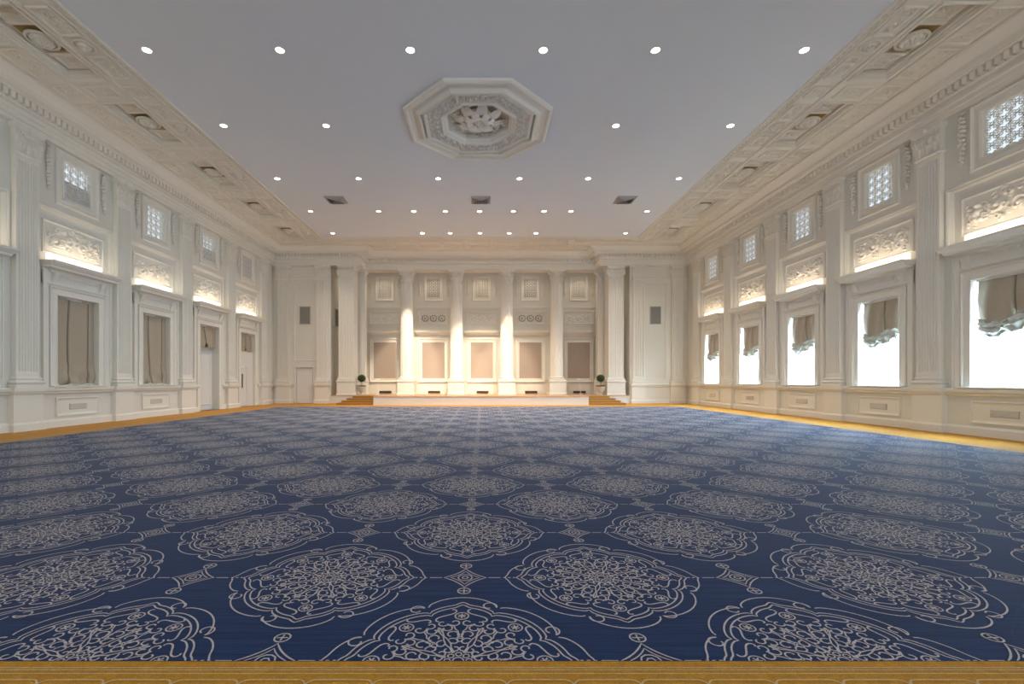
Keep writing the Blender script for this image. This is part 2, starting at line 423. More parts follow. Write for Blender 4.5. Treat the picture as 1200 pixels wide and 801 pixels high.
mb.build('trim_5', M['trim'], kind='structure'); m3.build('baseboard_back', M['trim'], kind='structure')
# rectangular mouldings on the end wall flanks and a band course under the capitals
def thin_frame(mb, x0, x1, z0, z1, w_=.07, d=.035, y=0, oy=0):
    m2 = MB(); m2.frame(x0, x1, z0, z1, [(0,0),(.0,d*.6),(w_*.25,d),(w_*.6,d*.5),(w_,d*.35),(w_,0)]); mb.add([(a, b+oy, c) for a, b, c in m2.v], m2.f)
mb = MB()
for s in (-1, 1):
    for (a, b) in ((9.98, 11.35),):
        x0, x1 = sorted((s*a, s*b)); thin_frame(mb, x0, x1, 2.6 if s < 0 else 1.5, 7.35, oy=YB)
    x0, x1 = sorted((s*9.3, s*W)); mb.box(x0, x1, YB-.04, YB, 7.56, 7.64)
    x0, x1 = sorted((s*9.98, s*11.35)); thin_frame(mb, x0, x1, 7.72, 8.28, oy=YB)
mb.build('trim_6', M['trim'], kind='structure')

# ------------------------------------------------------------------ names used in labels
ORD = ['fifth', 'fourth', 'third', 'second', 'first']       # BAYS[i] counted from the stage
SIDE = {'left': 'curtained doorway wall', 'right': 'daylit window wall'}

# ------------------------------------------------------------------ windows / doorways
def shade_grid(fn, nu=36, nv=40, flip=False):
    mb = MB(); vs = [fn(i/(nu-1), j/(nv-1)) for j in range(nv) for i in range(nu)]
    mb.add(vs, [(j*nu+i, j*nu+i+1, (j+1)*nu+i+1, (j+1)*nu+i) for j in range(nv-1) for i in range(nu-1)])
    return mb
def casing(mb, zb):
    x0, x1, z0, z1 = WIN
    prof = [(0,0),(0,.07),(.03,.085),(.06,.05),(.10,.045),(.20,.04),(.22,.06),(.237,.06),(.237,-.02)]
    m2 = MB(); m2.frame(x0-.24, x1+.24, zb-.24, z1+.24, prof)
    # drop the bottom rail
    keep = []
    for f in m2.f:
        zz = [m2.v[i][2] for i in f]
        if max(zz) < zb+.001: continue
        keep.append(f)
    vs = [(a, b, max(c, zb)) for a, b, c in m2.v]; mb.add(vs, keep)
    for s in (-1, 1):                        # outer architrave strips
        a, b = sorted((s*(x1+.27), s*(x1+.44))); mb.box(a, b, -.05, 0, zb, 4.62)
        a, b = sorted((s*(x1+.42), s*(x1+.46))); mb.box(a, b, -.075, 0, zb, 4.62)
    mb.box(x0-.46, x1+.46, -.03, 0, z1+.27, 4.72)
    mb.box(x0-.46, x1+.46, -.07, 0, z1+.30, z1+.34); mb.box(x0-.46, x1+.46, -.06, 0, 4.66, 4.74)
def hood(mb):
    e = 1.3
    prof = [(.0,4.70),(.08,4.72),(.10,4.76),(.14,4.79),(.30,4.81),(.31,4.87),(.35,4.90),(.40,4.97),(.40,5.0),(.0,5.0)]
    path = [(-e+.40, .0), (-e+.40, -.001), (e-.40, -.001), (e-.40, .0)]
    # solid stepped block with returns
    for (d0, za), (d1, zb_) in zip(prof[1:-2], prof[2:-1]):
        mb.add([(-e+.40-d0, 0, za), (e-.40+d0, 0, za), (e-.40+d0, -d0, za), (-e+.40-d0, -d0, za), (-e+.40-d1, 0, zb_), (e-.40+d1, 0, zb_), (e-.40+d1, -d1, zb_), (-e+.40-d1, -d1, zb_)],
               [(3,2,6,7),(0,3,7,4),(2,1,5,6)])
    mb.add([(-e+.32,0,4.72),(e-.32,0,4.72),(e-.32,-.08,4.72),(-e+.32,-.08,4.72)], [(0,1,2,3)])
    mb.add([(-e,0,5.0),(e,0,5.0),(e,-.40,5.0),(-e,-.40,5.0)], [(3,2,1,0)])
    for s in (-1, 1):                        # carved consoles under the ends
        cx = s*(e-.46)
        pts = [(-.02,4.30),(-.05,4.36),(-.07,4.48),(-.13,4.60),(-.16,4.70),(0,4.72),(0,4.30)]
        n = len(pts); vs = [(cx-.08, y, z) for y, z in pts]+[(cx+.08, y, z) for y, z in pts]
        mb.add(vs, [tuple(range(n))[::-1], tuple(range(n, 2*n))]+[(k, (k+1) % n, n+(k+1) % n, n+k) for k in range(n)])
def frieze(mb):
    cs = []
    for k in range(-6, 7): cs += spiral(k*.13, 4.50, .045, .9, 0 if k % 2 else PI, 1 if k % 2 else -1, .016, .03, 12)
    relief(mb, -.9, .9, 4.40, 4.60, cs, 100, 14, .045)

def clerestory(parent, pane_mats):
    x0, x1, z0, z1 = CLE
    mb = MB(); mb.frame(x0-.30, x1+.30, z0-.24, 8.37, [(0,0),(0,.05),(.04,.07),(.08,.03),(.12,.02),(.20,.02),(.22,.05),(.28,.035),(.295,0),(.295,-.09)]); mb.build('clerestory_frame', M['trim'], parent)
    # ornamental grille: ring lattice joined by diagonals
    mb = MB(); nx, nz = 7, 10; cw, ch = (x1-x0)/nx, (z1-z0)/nz; y0, y1 = .035, .06
    def bar(a, b, wd=.016):
        a = Vector(a); b = Vector(b); t = (b-a).normalized(); n = Vector((-t.y, t.x))*wd/2
        q = [a+n, b+n, b-n, a-n]; mb.add([(p.x, y0, p.y) for p in q]+[(p.x, y1, p.y) for p in q], [(3,2,1,0),(0,1,5,4),(1,2,6,5),(2,3,7,6),(3,0,4,7)])
    for i in range(nx+1):
        for j in range(nz+1):
            cx, cz = x0+i*cw, z0+j*ch
            if i < nx and j < nz:
                mx, mz = cx+cw/2, cz+ch/2; r = cw*.27
                P = [(mx+r*math.cos(a*PI/3), mz+r*math.sin(a*PI/3)) for a in range(6)]
                for k in range(6): bar(P[k], P[(k+1) % 6], .014)
                if (i+j) % 2: bar((cx, cz), P[4]); bar((cx+cw, cz+ch), P[1]); bar((cx, cz+ch/2), P[3])
                else: bar((cx+cw, cz), P[5]); bar((cx, cz+ch), P[2]); bar((cx+cw, cz+ch/2), P[0])
            if i < nx and j % 2 == 0: bar((cx, cz), (cx+cw, cz), .012)
            if j < nz and i % 2 == 0: bar((cx, cz), (cx, cz+ch), .012)
    g = mb.build('grille', M['relief'], parent); g['kind'] = 'stuff'
    n = len(pane_mats)
    for k, pm in enumerate(pane_mats):
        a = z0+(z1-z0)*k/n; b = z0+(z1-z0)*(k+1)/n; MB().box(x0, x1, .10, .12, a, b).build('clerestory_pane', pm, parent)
    # carved fruit drops either side
    for s in (-1, 1):
        mb = MB(); cx = s*.98; rnd = random.Random(3); z = 8.22
        mb.tube([(cx, -.03, 8.34), (cx, -.03, 6.98)], .014, 5)
        mb.add([(cx-.09,-.02,8.33),(cx+.09,-.02,8.33),(cx,-.08,8.20),(cx-.03,-.05,8.36),(cx+.03,-.05,8.36)], [(0,1,2),(0,2,3),(1,4,2)])
        for k in range(11):
            wd = .115*math.sin(PI*min(1, (k+1.2)/7.5))+.03 if k < 6 else .10*(1-(k-6)/6.5)+.02
            mb.blob((cx+rnd.uniform(-.3,.3)*wd, -.04, z), wd*.62, .05, .055, 7, 4); mb.blob((cx-wd*.5, -.03, z-.03), wd*.4, .035, .05, 6, 4); mb.blob((cx+wd*.5, -.03, z-.03), wd*.4, .035, .05, 6, 4)
            z -= .113
        mb.build('fruit_drop', M['trim'], parent, smooth=True)

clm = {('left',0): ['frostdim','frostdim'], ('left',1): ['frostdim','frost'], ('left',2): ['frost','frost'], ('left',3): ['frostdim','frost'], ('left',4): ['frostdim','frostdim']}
k = 0
for side in ('left', 'right'):
    for i, y in enumerate(BAYS):
        k += 1; loc, rz = wl(side, y); door = side == 'left' and i >= 3
        wn = thing('window_%d' % k, loc, rz, kind='structure')
        zb = 0.0 if door else 1.2
        mb = MB(); casing(mb, zb); mb.build('casing', M['trim'], wn)
        mb = MB(); frieze(mb); mb.build('carved_frieze', M['trim'], wn, smooth=True)
        mb = MB(); hood(mb); mb.v = [(a, b, c-.12) for a, b, c in mb.v]; mb.build('hood', M['trim'], wn)
        if not door:
            MB().rings([(-.99,.99,-.19,.0,1.2),(-.99,.99,-.20,.0,1.215),(-.99,.99,-.19,.0,1.235)]).build('sill', M['trim'], wn)
        if side == 'right':
            mb = MB()
            mb.frame(-.74, .74, 1.2, 3.95, [(0,-.22),(.03,-.22),(.035,-.24),(.11,-.24),(.11,-.32),(0,-.32)]); mb.box(-.02,.02,.38,.43,1.25,3.9); mb.box(-.70,.70,.38,.43,2.55,2.6)
            mb.build('sash', M['white'], wn)
            MB().box(-.69,.69,.40,.408,1.25,3.90).build('pane', M['glass'], wn)
            shade_grid(lambda u, v: (-.71+1.42*u, .33+.018*math.sin(u*46)+.008*math.sin(u*17+2), 1.22+2.7*v), 90, 4).build('sheer', M['sheer'], wn, smooth=True)
        elif not door:
            MB().box(-.74,.74,.40,.43,1.2,3.95).build('shutter', M['white'], wn)
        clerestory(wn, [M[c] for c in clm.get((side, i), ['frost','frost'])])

# doors in the last two openings of the left wall
for i, n in ((3, 1), (4, 2)):
    loc, rz = wl('left', BAYS[i]); d = thing('door_%d' % n, loc, rz, kind='structure')
    MB().box(-.74,.74,.34,.40,2.2,3.95).build('overpanel', M['white'], d)
    if n == 1:
        MB().box(-.74,.74,.30,.34,0,2.98).build('door_panel', M['white'], d)
        mb = MB(); thin_frame(mb, -.62, .62, .25, 2.7, oy=.30); mb.build('door_moulding', M['white'], d)
    else:
        MB().box(-.74,.74,.08,.20,2.16,2.95).build('lintel_board', M['white'], d)
        MB().box(.10,.74,.08,.20,0,2.16).build('side_panel', M['white'], d)
        mb = MB(); mb.box(-.70,-.42,.09,.15,.02,2.12); mb.box(-.26,.06,.09,.15,.02,2.12); mb.box(-.42,-.26,.09,.15,.02,1.0); mb.box(-.42,-.26,.09,.15,1.75,2.12); mb.build('door_leaf', M['white'], d)
        MB().box(-.42,-.26,.115,.125,1.0,1.75).build('vision_glass', M['dark'], d)
        mb = MB(); mb.tube([(-.62,.10,1.0),(-.62,.04,1.0),(-.50,.04,1.0)], .012); mb.build('door_handle', M['steel'], d)
        mb = MB(); mb.frame(-.74,.10,-.06,2.18,[(0,-.08),(0,-.05),(.045,-.05),(.045,-.10)]); mb.build('door_frame', M['trim'], d)
d = thing('door_3', (-10.725, YB, 0), 0, kind='structure')
MB().box(-.49,.49,.05,.10,.01,2.15).build('door_leaf', M['white'], d)
mb = MB(); mb.frame(-.60,.60,-.12,2.26,[(0,0),(0,.03),(.03,.045),(.08,.02),(.08,-.05)]); mb.build('door_frame', M['trim'], d)
mb = MB(); mb.box(.38,.44,.02,.05,.95,1.15); mb.tube([(.41,.03,1.05),(.41,-.02,1.05),(.32,-.02,1.05)], .01); mb.build('door_handle', M['white'], d)

# ------------------------------------------------------------------ shades and drapes
def balloon(seed):
    rnd = random.Random(seed); lean = rnd.uniform(-.04, .04); drop = rnd.uniform(-.06, .06)
    zt = 3.93
    def fn(u, v):
        x = -.69+1.38*u; c = .58+lean
        pl = math.exp(-((u-c)/.018)**2)
        L = 1.18+drop+.10*math.cos((u-.3)*2*PI*1.1)
        nar = 1-.05*v*v
        bulge = .05*math.sin(PI*min(1, v*1.02))**1.5*(1-.5*pl)
        y = .10-bulge+.12*pl*(.5+.5*v)+.012*math.sin(u*19+v*3)
        return (x*nar, y, zt-L*v)
    def sw(u, v):
        x = -.64+1.28*u; L0 = 1.12+drop+.10*math.cos((u-.3)*2*PI*1.1); sg = math.sin(PI*((u*2.0+.1) % 1.0))
        y = .08-.09*math.sin(PI*v)-.035*math.sin(v*19+4*math.sin(u*7))-.03*math.sin(u*31+v*8)
        z = zt-L0+.10-.44*v*(.62+.38*sg)+.03*math.sin(v*13+u*9)
        return (x*(1-.05*v), y, z)
    return shade_grid(fn, 150, 36), shade_grid(sw, 70, 26)
RL = ['taupe balloon shade in the fifth window from the stage, cut by the picture edge']
for i, y in enumerate(BAYS):
    loc, rz = wl('right', y)
    t = thing('balloon_shade', loc, rz, 'gathered taupe balloon shade in the %s window from the stage, daylight wall' % ORD[i], 'window shade', 'balloon shades of the window wall')
    a, b = balloon(10+i); a.build('shade_cloth', M['taupe'], t, smooth=True); b.build('gathered_hem', M['swag'], t, smooth=True)
    MB().box(-.72,.72,.08,.16,3.90,3.95).build('headrail', M['white'], t)
def drape(seed, z1, tail):
    rnd = random.Random(seed); c = rnd.uniform(.38, .5); c2 = rnd.uniform(.84, .9)
    def fn(u, v):
        x = -.735+1.47*u; z = 3.94-(3.94-z1)*v
        cc = c+.05*math.sin(v*3.0+seed); pl = math.exp(-((u-cc)/.016)**2); pl2 = math.exp(-((u-c2+.04*v)/.014)**2)
        y = .14+.24*pl*(.35+.65*math.sin(PI*min(1,v*1.1)))+.16*pl2+.02*math.sin(u*9+seed)-.02*math.sin(v*2)
        if tail:
            k_ = max(0, v-.72)/.28
            y += -.05*k_*math.sin(k_*PI)+.05*k_*math.sin(u*17+v*12+seed)+.03*k_*math.sin(u*7-v*31)
            z += .035*k_*math.sin(u*13+seed)*k_
        return (x, y, z)
    return shade_grid(fn, 170, 60)
dl = ['long taupe drape filling the fifth opening from the stage, doorway wall', 'long pleated taupe drape with a crumpled hem, fourth opening from the stage', 'long smooth taupe drape down to the sill, third opening from the stage', 'short taupe shade above the blank white panel near the stage', 'short taupe shade above the white door with a glass slot']
for i, y in enumerate(BAYS):
    loc, rz = wl('left', y)
    t = thing('window_drape', loc, rz, dl[i], 'drape', 'taupe drapes of the doorway wall')
    z1 = 1.24 if i < 3 else (2.92 if i == 3 else 2.98)
    drape(i+2, z1, i < 3).build('drape_cloth', M['taupe'], t, smooth=True)
    MB().box(-.72,.72,.14,.20,3.91,3.95).build('headrail', M['white'], t)
    if i < 3:
        shade_grid(lambda u, v: (-.72+1.44*u, .10-.05*math.sin(PI*v)-.02*math.sin(u*23+v*5), 1.29-.09*v+.02*math.sin(u*15+i)), 60, 8).build('crumpled_hem', M['taupe'] if i == 0 else M['swag'], t, smooth=True)
    else:
        mb = MB(); 
        for s, cx in ((1, -.05), (-1, .12)):
            mb.add([(cx,.10,z1+.02),(cx+.10*s,.08,z1+.10),(cx+.02*s,.12,z1+.28),(cx-.06*s,.13,z1+.05)], [(0,1,2),(0,2,3)])
        mb.build('gathered_tuck', M['brown'], t)

# ------------------------------------------------------------------ lit relief panels above the hoods
REL = []
for v in range(3):
    wd, ht = 2.0, .82; cs = scrollwork(wd*.96, ht*.92, 5+v)
    rnd = random.Random(40+v)
    for q in range(26):
        cx = rnd.uniform(-.9, .9); cz = rnd.uniform(.1, .72); cs += spiral(cx, cz, rnd.uniform(.04,.1), .8, rnd.uniform(0,6), rnd.choice((-1,1)), .026, .055, 12)
    if v == 0: cs += [(-.66,.55,.07,.12),(-.66,.40,.10,.10),(-.70,.22,.08,.09),(-.58,.2,.07,.09)]
    mb = MB(); relief(mb, -1.0, 1.0, 5.25, 6.07, [(a, b+5.27, c, d) for a, b, c, d in cs], 150, 62, -.07); REL.append(mb)
rel0 = {}
for side in ('left', 'right'):
    for i, y in enumerate(BAYS):
        loc, rz = wl(side, y)
        t = thing('relief_panel', loc, rz, 'carved plaster relief lit from below, above the %s opening from the stage, %s' % (ORD[i], SIDE[side]), 'relief panel', 'lit relief panels above the hoods')
        v = i % 3
        if v not in rel0:
            f = MB(); f.frame(-1.08, 1.08, 5.17, 6.15, [(0,-.10),(0,-.06),(.03,-.045),(.06,-.07),(.08,-.075),(.08,-.10)])
            rel0[v] = [REL[v].build('carved_relief', M['relief'], t, smooth=True), f.build('relief_frame', M['trim'], t)]
            f = MB(); f.frame(-1.33, 1.33, 4.88, 6.45, [(-.08,0),(-.08,.02),(-.04,.04),(0,.02),(0,-.02),(.05,-.06),(.05,-.10)]); rel0[v].append(f.build('recess_moulding', M['trim'], t))
            rel0[v].append(MB().box(-.97,.97,.03,.09,4.90,5.16).build('lit_wall_glow', M['strip'], t))  # lit band of wall given its own glow, not a lamp
            rel0[v].append(MB().box(-1.2,1.2,-.38,-.34,4.88,4.91).build('light_lip', M['trim'], t))
        else:
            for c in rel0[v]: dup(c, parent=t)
        sx = 1 if side == 'right' else -1
        light('cove_light', 'AREA', (sx*(W-.30), y, 4.95), (sx*(W+.10), y, 5.75), LK['cove'], WARM, shape='RECTANGLE', size=1.9, size_y=.06)

# ------------------------------------------------------------------ wainscot panels with vents (sides)
wp = None; m4 = MB()
for side in ('left', 'right'):
    for i, y in enumerate(BAYS):
        if side == 'left' and i >= 3: continue
        loc, rz = wl(side, y)
        lab = 'white wainscot panel below the %s opening from the stage, %s' % (ORD[i], SIDE[side])
        if wp is None:
            wp = thing('wainscot_panel', loc, rz, lab, 'wall panel', 'wainscot panels with air grilles')
            mb = MB(); mb.frame(-.76, .76, .31, .89, [(0,0),(0,.045),(.03,.055),(.06,.03),(.10,.02)], fill=True); mb.build('panel_moulding', M['trim'], wp)
            g = MB().box(-.31,.31,-.028,-.018,.50,.68).build('air_grille', M['ventgrey'], wp)
            mb = MB()
            for q in range(7): z = .515+q*.024; mb.add([(-.30,-.028,z),(.30,-.028,z),(.30,-.042,z+.012),(-.30,-.042,z+.012),(.30,-.028,z+.018),(-.30,-.028,z+.018)], [(0,1,2,3),(3,2,4,5)])
            mb.build('louvre', M['trim'], g)
        else: dup(wp, loc, rz, lab)

# ------------------------------------------------------------------ pilasters
def pil_capital(mb, hw=.34, z0=7.58, z1=8.38, d=.15):
    mb.rings([(-hw,hw,-d,0,z0),(-hw-.03,hw+.03,-d-.03,0,z0+.02),(-hw-.03,hw+.03,-d-.03,0,z0+.06),(-hw,hw,-d,0,z0+.08),(-hw,hw,-d,0,z1-.16),(-hw-.05,hw+.05,-d-.05,0,z1-.12),(-hw-.08,hw+.08,-d-.08,0,z1-.08),(-hw-.08,hw+.08,-d-.08,0,z1)])
    for cx in (-.22, 0, .22): acanthus(mb, cx, z0+.08, .20, .26, d, .07)
    for cx in (-.11, .11, -.31, .31): acanthus(mb, cx, z0+.20, .18, .32, d-.005, .09)
    for s in (-1, 1):
        pts = [(s*(.06+.24*t), -d-.03-.05*t, z0+.38+.22*math.sin(t*PI/2)) for t in [q/6 for q in range(7)]]
        mb.tube(pts, .022, 5)
        sp = []
        for q in range(18):
            t = q/17; a = PI/2-s*0-t*3.6*PI/1.6; r = .075*(1-.85*t); sp.append((s*(.29+r*math.cos(a)), -d-.09, z0+.55+r*math.sin(a)))
        mb.tube(sp, .018, 5)
    mb.blob((0,-d-.08,z1-.06), .07, .05, .06, 8, 5)
def pil_shaft(mb, hw=.33, z0=1.50, z1=7.58, d=.14, n=7):
    xs = [-hw, -hw+.05]; ys = [-d, -d]; fw = (2*hw-.10)/n
    pr = [(-hw, 0), (-hw, -d)]
    for q in range(n):
        a = -hw+.05+q*fw; g = fw*.16
        for (tx, ty) in ((g,0),(g+.005,.014),(g+fw*.2,.028),(fw/2,.034),(fw-g-fw*.2,.028),(fw-g-.005,.014),(fw-g,0)): pr.append((a+tx, -d+ty))
    pr += [(hw,-d), (hw,0)]
    zz = [z0, z0+.12, z0+.16, z1-.16, z1-.12, z1]; vs = []; fs = []; k = len(pr)
    for iz, z in enumerate(zz):
        for (x, yy) in pr: vs.append((x, (-d if (iz in (0,1,4,5) and yy > -d and yy < 0) else yy), z))
    for iz in range(5):
        for j in range(k-1): a = iz*k+j; fs.append((a, a+1, a+1+k, a+k))
    mb.add(vs, fs)
def pil_base(mb, hw=.33, z0=1.2, d=.14):
    R = []
    for (e, z) in ((.10,z0),(.10,z0+.09),(.06,z0+.10),(.10,z0+.13),(.10,z0+.16),(.06,z0+.19),(.03,z0+.20),(.03,z0+.22),(.05,z0+.24),(.05,z0+.27),(.0,z0+.30)):
        R.append((-hw-e, hw+e, -d-e, 0, z))
    mb.rings(R)
def pil_pedestal(mb, hw=.42, d=.17, z1=1.2, z0=0, h2=.92):
    mb.rings([(-hw-.04,hw+.04,-d-.04,0,z0),(-hw-.04,hw+.04,-d-.04,0,z0+.19),(-hw,hw,-d,0,z0+.24),(-hw,hw,-d,0,z1-.2),(-hw-.02,hw+.02,-d-.03,0,z1-.17),(-hw-.05,hw+.05,-d-.07,0,z1-.10),(-hw-.06,hw+.06,-d-.08,0,z1-.0)])
pil0 = None
def pil_label(side, i):
    names = ['beyond the fifth bay', 'between the fifth and fourth bays', 'between the fourth and third bays', 'between the third and second bays', 'between the second and first bays', 'closest to the end wall']
    return 'white fluted pilaster %s counted from the stage, %s' % (names[i], SIDE[side])
for side in ('left', 'right'):
    for i, y in enumerate(PIL):
        loc, rz = wl(side, y); lab = pil_label(side, i)
        if pil0 is None:
            pil0 = thing('pilaster', loc, rz, lab, 'pilaster', 'fluted pilasters of the hall')
            for nm, fn in (('shaft', pil_shaft), ('capital', pil_capital), ('base', pil_base), ('pedestal', pil_pedestal)):
                mb = MB(); fn(mb); mb.build(nm, M['trim'], pil0)
        else: dup(pil0, loc, rz, lab)
for x, lab in ((-11.98, 'fluted pilaster at the end wall corner next to the white door'), (-9.62, 'fluted pilaster between the white door and the stage opening'),
               (11.98, 'fluted pilaster at the end wall corner by the window wall'), (9.62, 'fluted pilaster between the wall loudspeaker and the potted tree')):
    dup(pil0, (x, YB, 0), 0, lab)
# pale strip pilasters at the alcove mouth
def pier(name, x, y, hw, dep, lab):
    t = thing(name, (x, y, SZ), 0, lab, 'pier', 'square piers beside the stage columns')
    z0 = 1.38-SZ; zc = 7.6-SZ; zt = 8.4-SZ
    def sq(mb, lst): mb.rings([(-hw-e, hw+e, -e, dep+e, z) for e, z in lst])
    mb = MB(); sq(mb, [(.12,0),(.12,.08),(.09,.10),(.09,z0-.1),(.13,z0-.06),(.13,z0)]); mb.build('pedestal', M['trim'], t)
    mb = MB(); sq(mb, [(.08,z0),(.08,z0+.07),(.05,z0+.08),(.08,z0+.11),(.03,z0+.16),(.04,z0+.19),(0,z0+.22)]); mb.build('base', M['trim'], t)
    mb = MB(); m2 = MB(); pil_shaft(m2, hw, z0+.22, zc, .02, 6); mb.add(m2.v, m2.f); mb.box(-hw, hw, 0, dep, z0+.22, zc); mb.build('shaft', M['trim'], t)
    mb = MB(); sq(mb, [(0,zc),(.03,zc+.02),(.03,zc+.06),(0,zc+.08),(0,zt-.18),(.05,zt-.13),(.09,zt-.08),(.09,zt)])
    for q in (-.66, 0, .66): acanthus(mb, q*hw, zc+.08, .30*hw/.45, .26, 0.02, .08)
    for q in (-.33, .33, -.92, .92): acanthus(mb, q*hw, zc+.22, .26*hw/.45, .32, 0.01, .11)
    for s in (-1, 1):
        sp = [(s*(hw-.02+ (.08*(1-.85*q/17))*math.cos(q/17*5)), -.11, zt-.26+(.08*(1-.85*q/17))*math.sin(q/17*5)) for q in range(18)]; mb.tube(sp, .02, 5)
    mb.build('capital', M['trim'], t)
pier('corner_pier', -8.17, YB, .46, .9, 'broad square pier behind the white steps on the doorway side of the stage')
pier('corner_pier', 8.17+.12, YB, .46, .9, 'broad square pier on the window side of the stage')
pier('half_pier', -7.62, 29.2, .28, .5, 'slim square pier tucked behind the broad one, doorway side of stage')
pier('half_pier', 7.74, 29.2, .28, .5, 'slim square pier tucked behind the broad one, window side of stage')

# ------------------------------------------------------------------ stage columns
def column_mesh(t):
    z0 = 1.38-SZ; zc = 7.62-SZ; zt = 8.4-SZ
    mb = MB(); mb.rings([(-.56,.56,-.56,.56,0),(-.56,.56,-.56,.56,.09),(-.52,.52,-.52,.52,.12),(-.52,.52,-.52,.52,z0-.12),(-.56,.56,-.56,.56,z0-.07),(-.57,.57,-.57,.57,z0)]); mb.build('pedestal', M['trim'], t)
    mb = MB(); mb.rings([(-.53,.53,-.53,.53,z0),(-.53,.53,-.53,.53,z0+.07)])
    mb.lathe([(.52,z0+.07),(.54,z0+.10),(.52,z0+.14),(.47,z0+.15),(.46,z0+.17),(.49,z0+.19),(.49,z0+.22),(.44,z0+.24),(.42,z0+.27)], 32); mb.build('base', M['trim'], t, smooth=False)
    mb = MB(); N = 96
    fl = lambda q: 1-.05*max(0, math.sin(PI*((q % 4)/4)))
    prof = [(.42,z0+.27),(.42,z0+.30)]+[(.42-.055*(q/10)**1.6, z0+.32+(zc-.04-z0-.32)*q/10) for q in range(11)]+[(.365,zc)]
    mb.lathe(prof, N, fl=fl); mb.build('shaft', M['trim'], t)
    mb = MB(); mb.lathe([(.38,zc-.02),(.40,zc),(.38,zc+.03),(.355,zc+.05),(.36,zc+.35),(.42,zc+.55),(.46,zc+.66)], 24)
    for row, (nn, zz, hh, wd, off, r) in enumerate(((8, zc+.03, .28, .27, 0, .355), (8, zc+.12, .38, .25, PI/8, .35))):
        for q in range(nn):
            a = off+q*2*PI/nn; ca, sa = math.cos(a), math.sin(a)
            acanthus(mb, 0, zz, wd, hh, r, .11+.03*row, T=lambda p: (p[0]*ca-p[1]*sa, p[0]*sa+p[1]*ca, p[2]))
    for q in range(4):
        a = PI/4+q*PI/2
        sp = []
        for e in range(18):
            tt = e/17; r = .10*(1-.85*tt); an = PI/2-tt*8
            rad = .47+r*math.cos(an); sp.append((rad*math.cos(a), rad*math.sin(a), zc+.56+r*math.sin(an)))
        mb.tube(sp, .03, 5)
    mb.rings([(-.46,.46,-.46,.46,zt-.12),(-.50,.50,-.50,.50,zt-.06),(-.50,.50,-.50,.50,zt)]); mb.build('capital', M['trim'], t)
YCOL = 29.5
cl = None
for x, lab in ((-4.72, 'white fluted column beside the stage steps on the doorway side'), (-1.53, 'brightly lit fluted column second from the doorway side'), (1.70, 'fluted column on stage just past the centre wall panel, window side'), (4.92, 'dimly lit fluted column closest to the window side of stage')):
    if cl is None: cl = thing('column', (x, YCOL, SZ), 0, lab, 'column', 'free-standing stage columns'); column_mesh(cl)
    else: dup(cl, (x, YCOL, SZ), 0, lab)

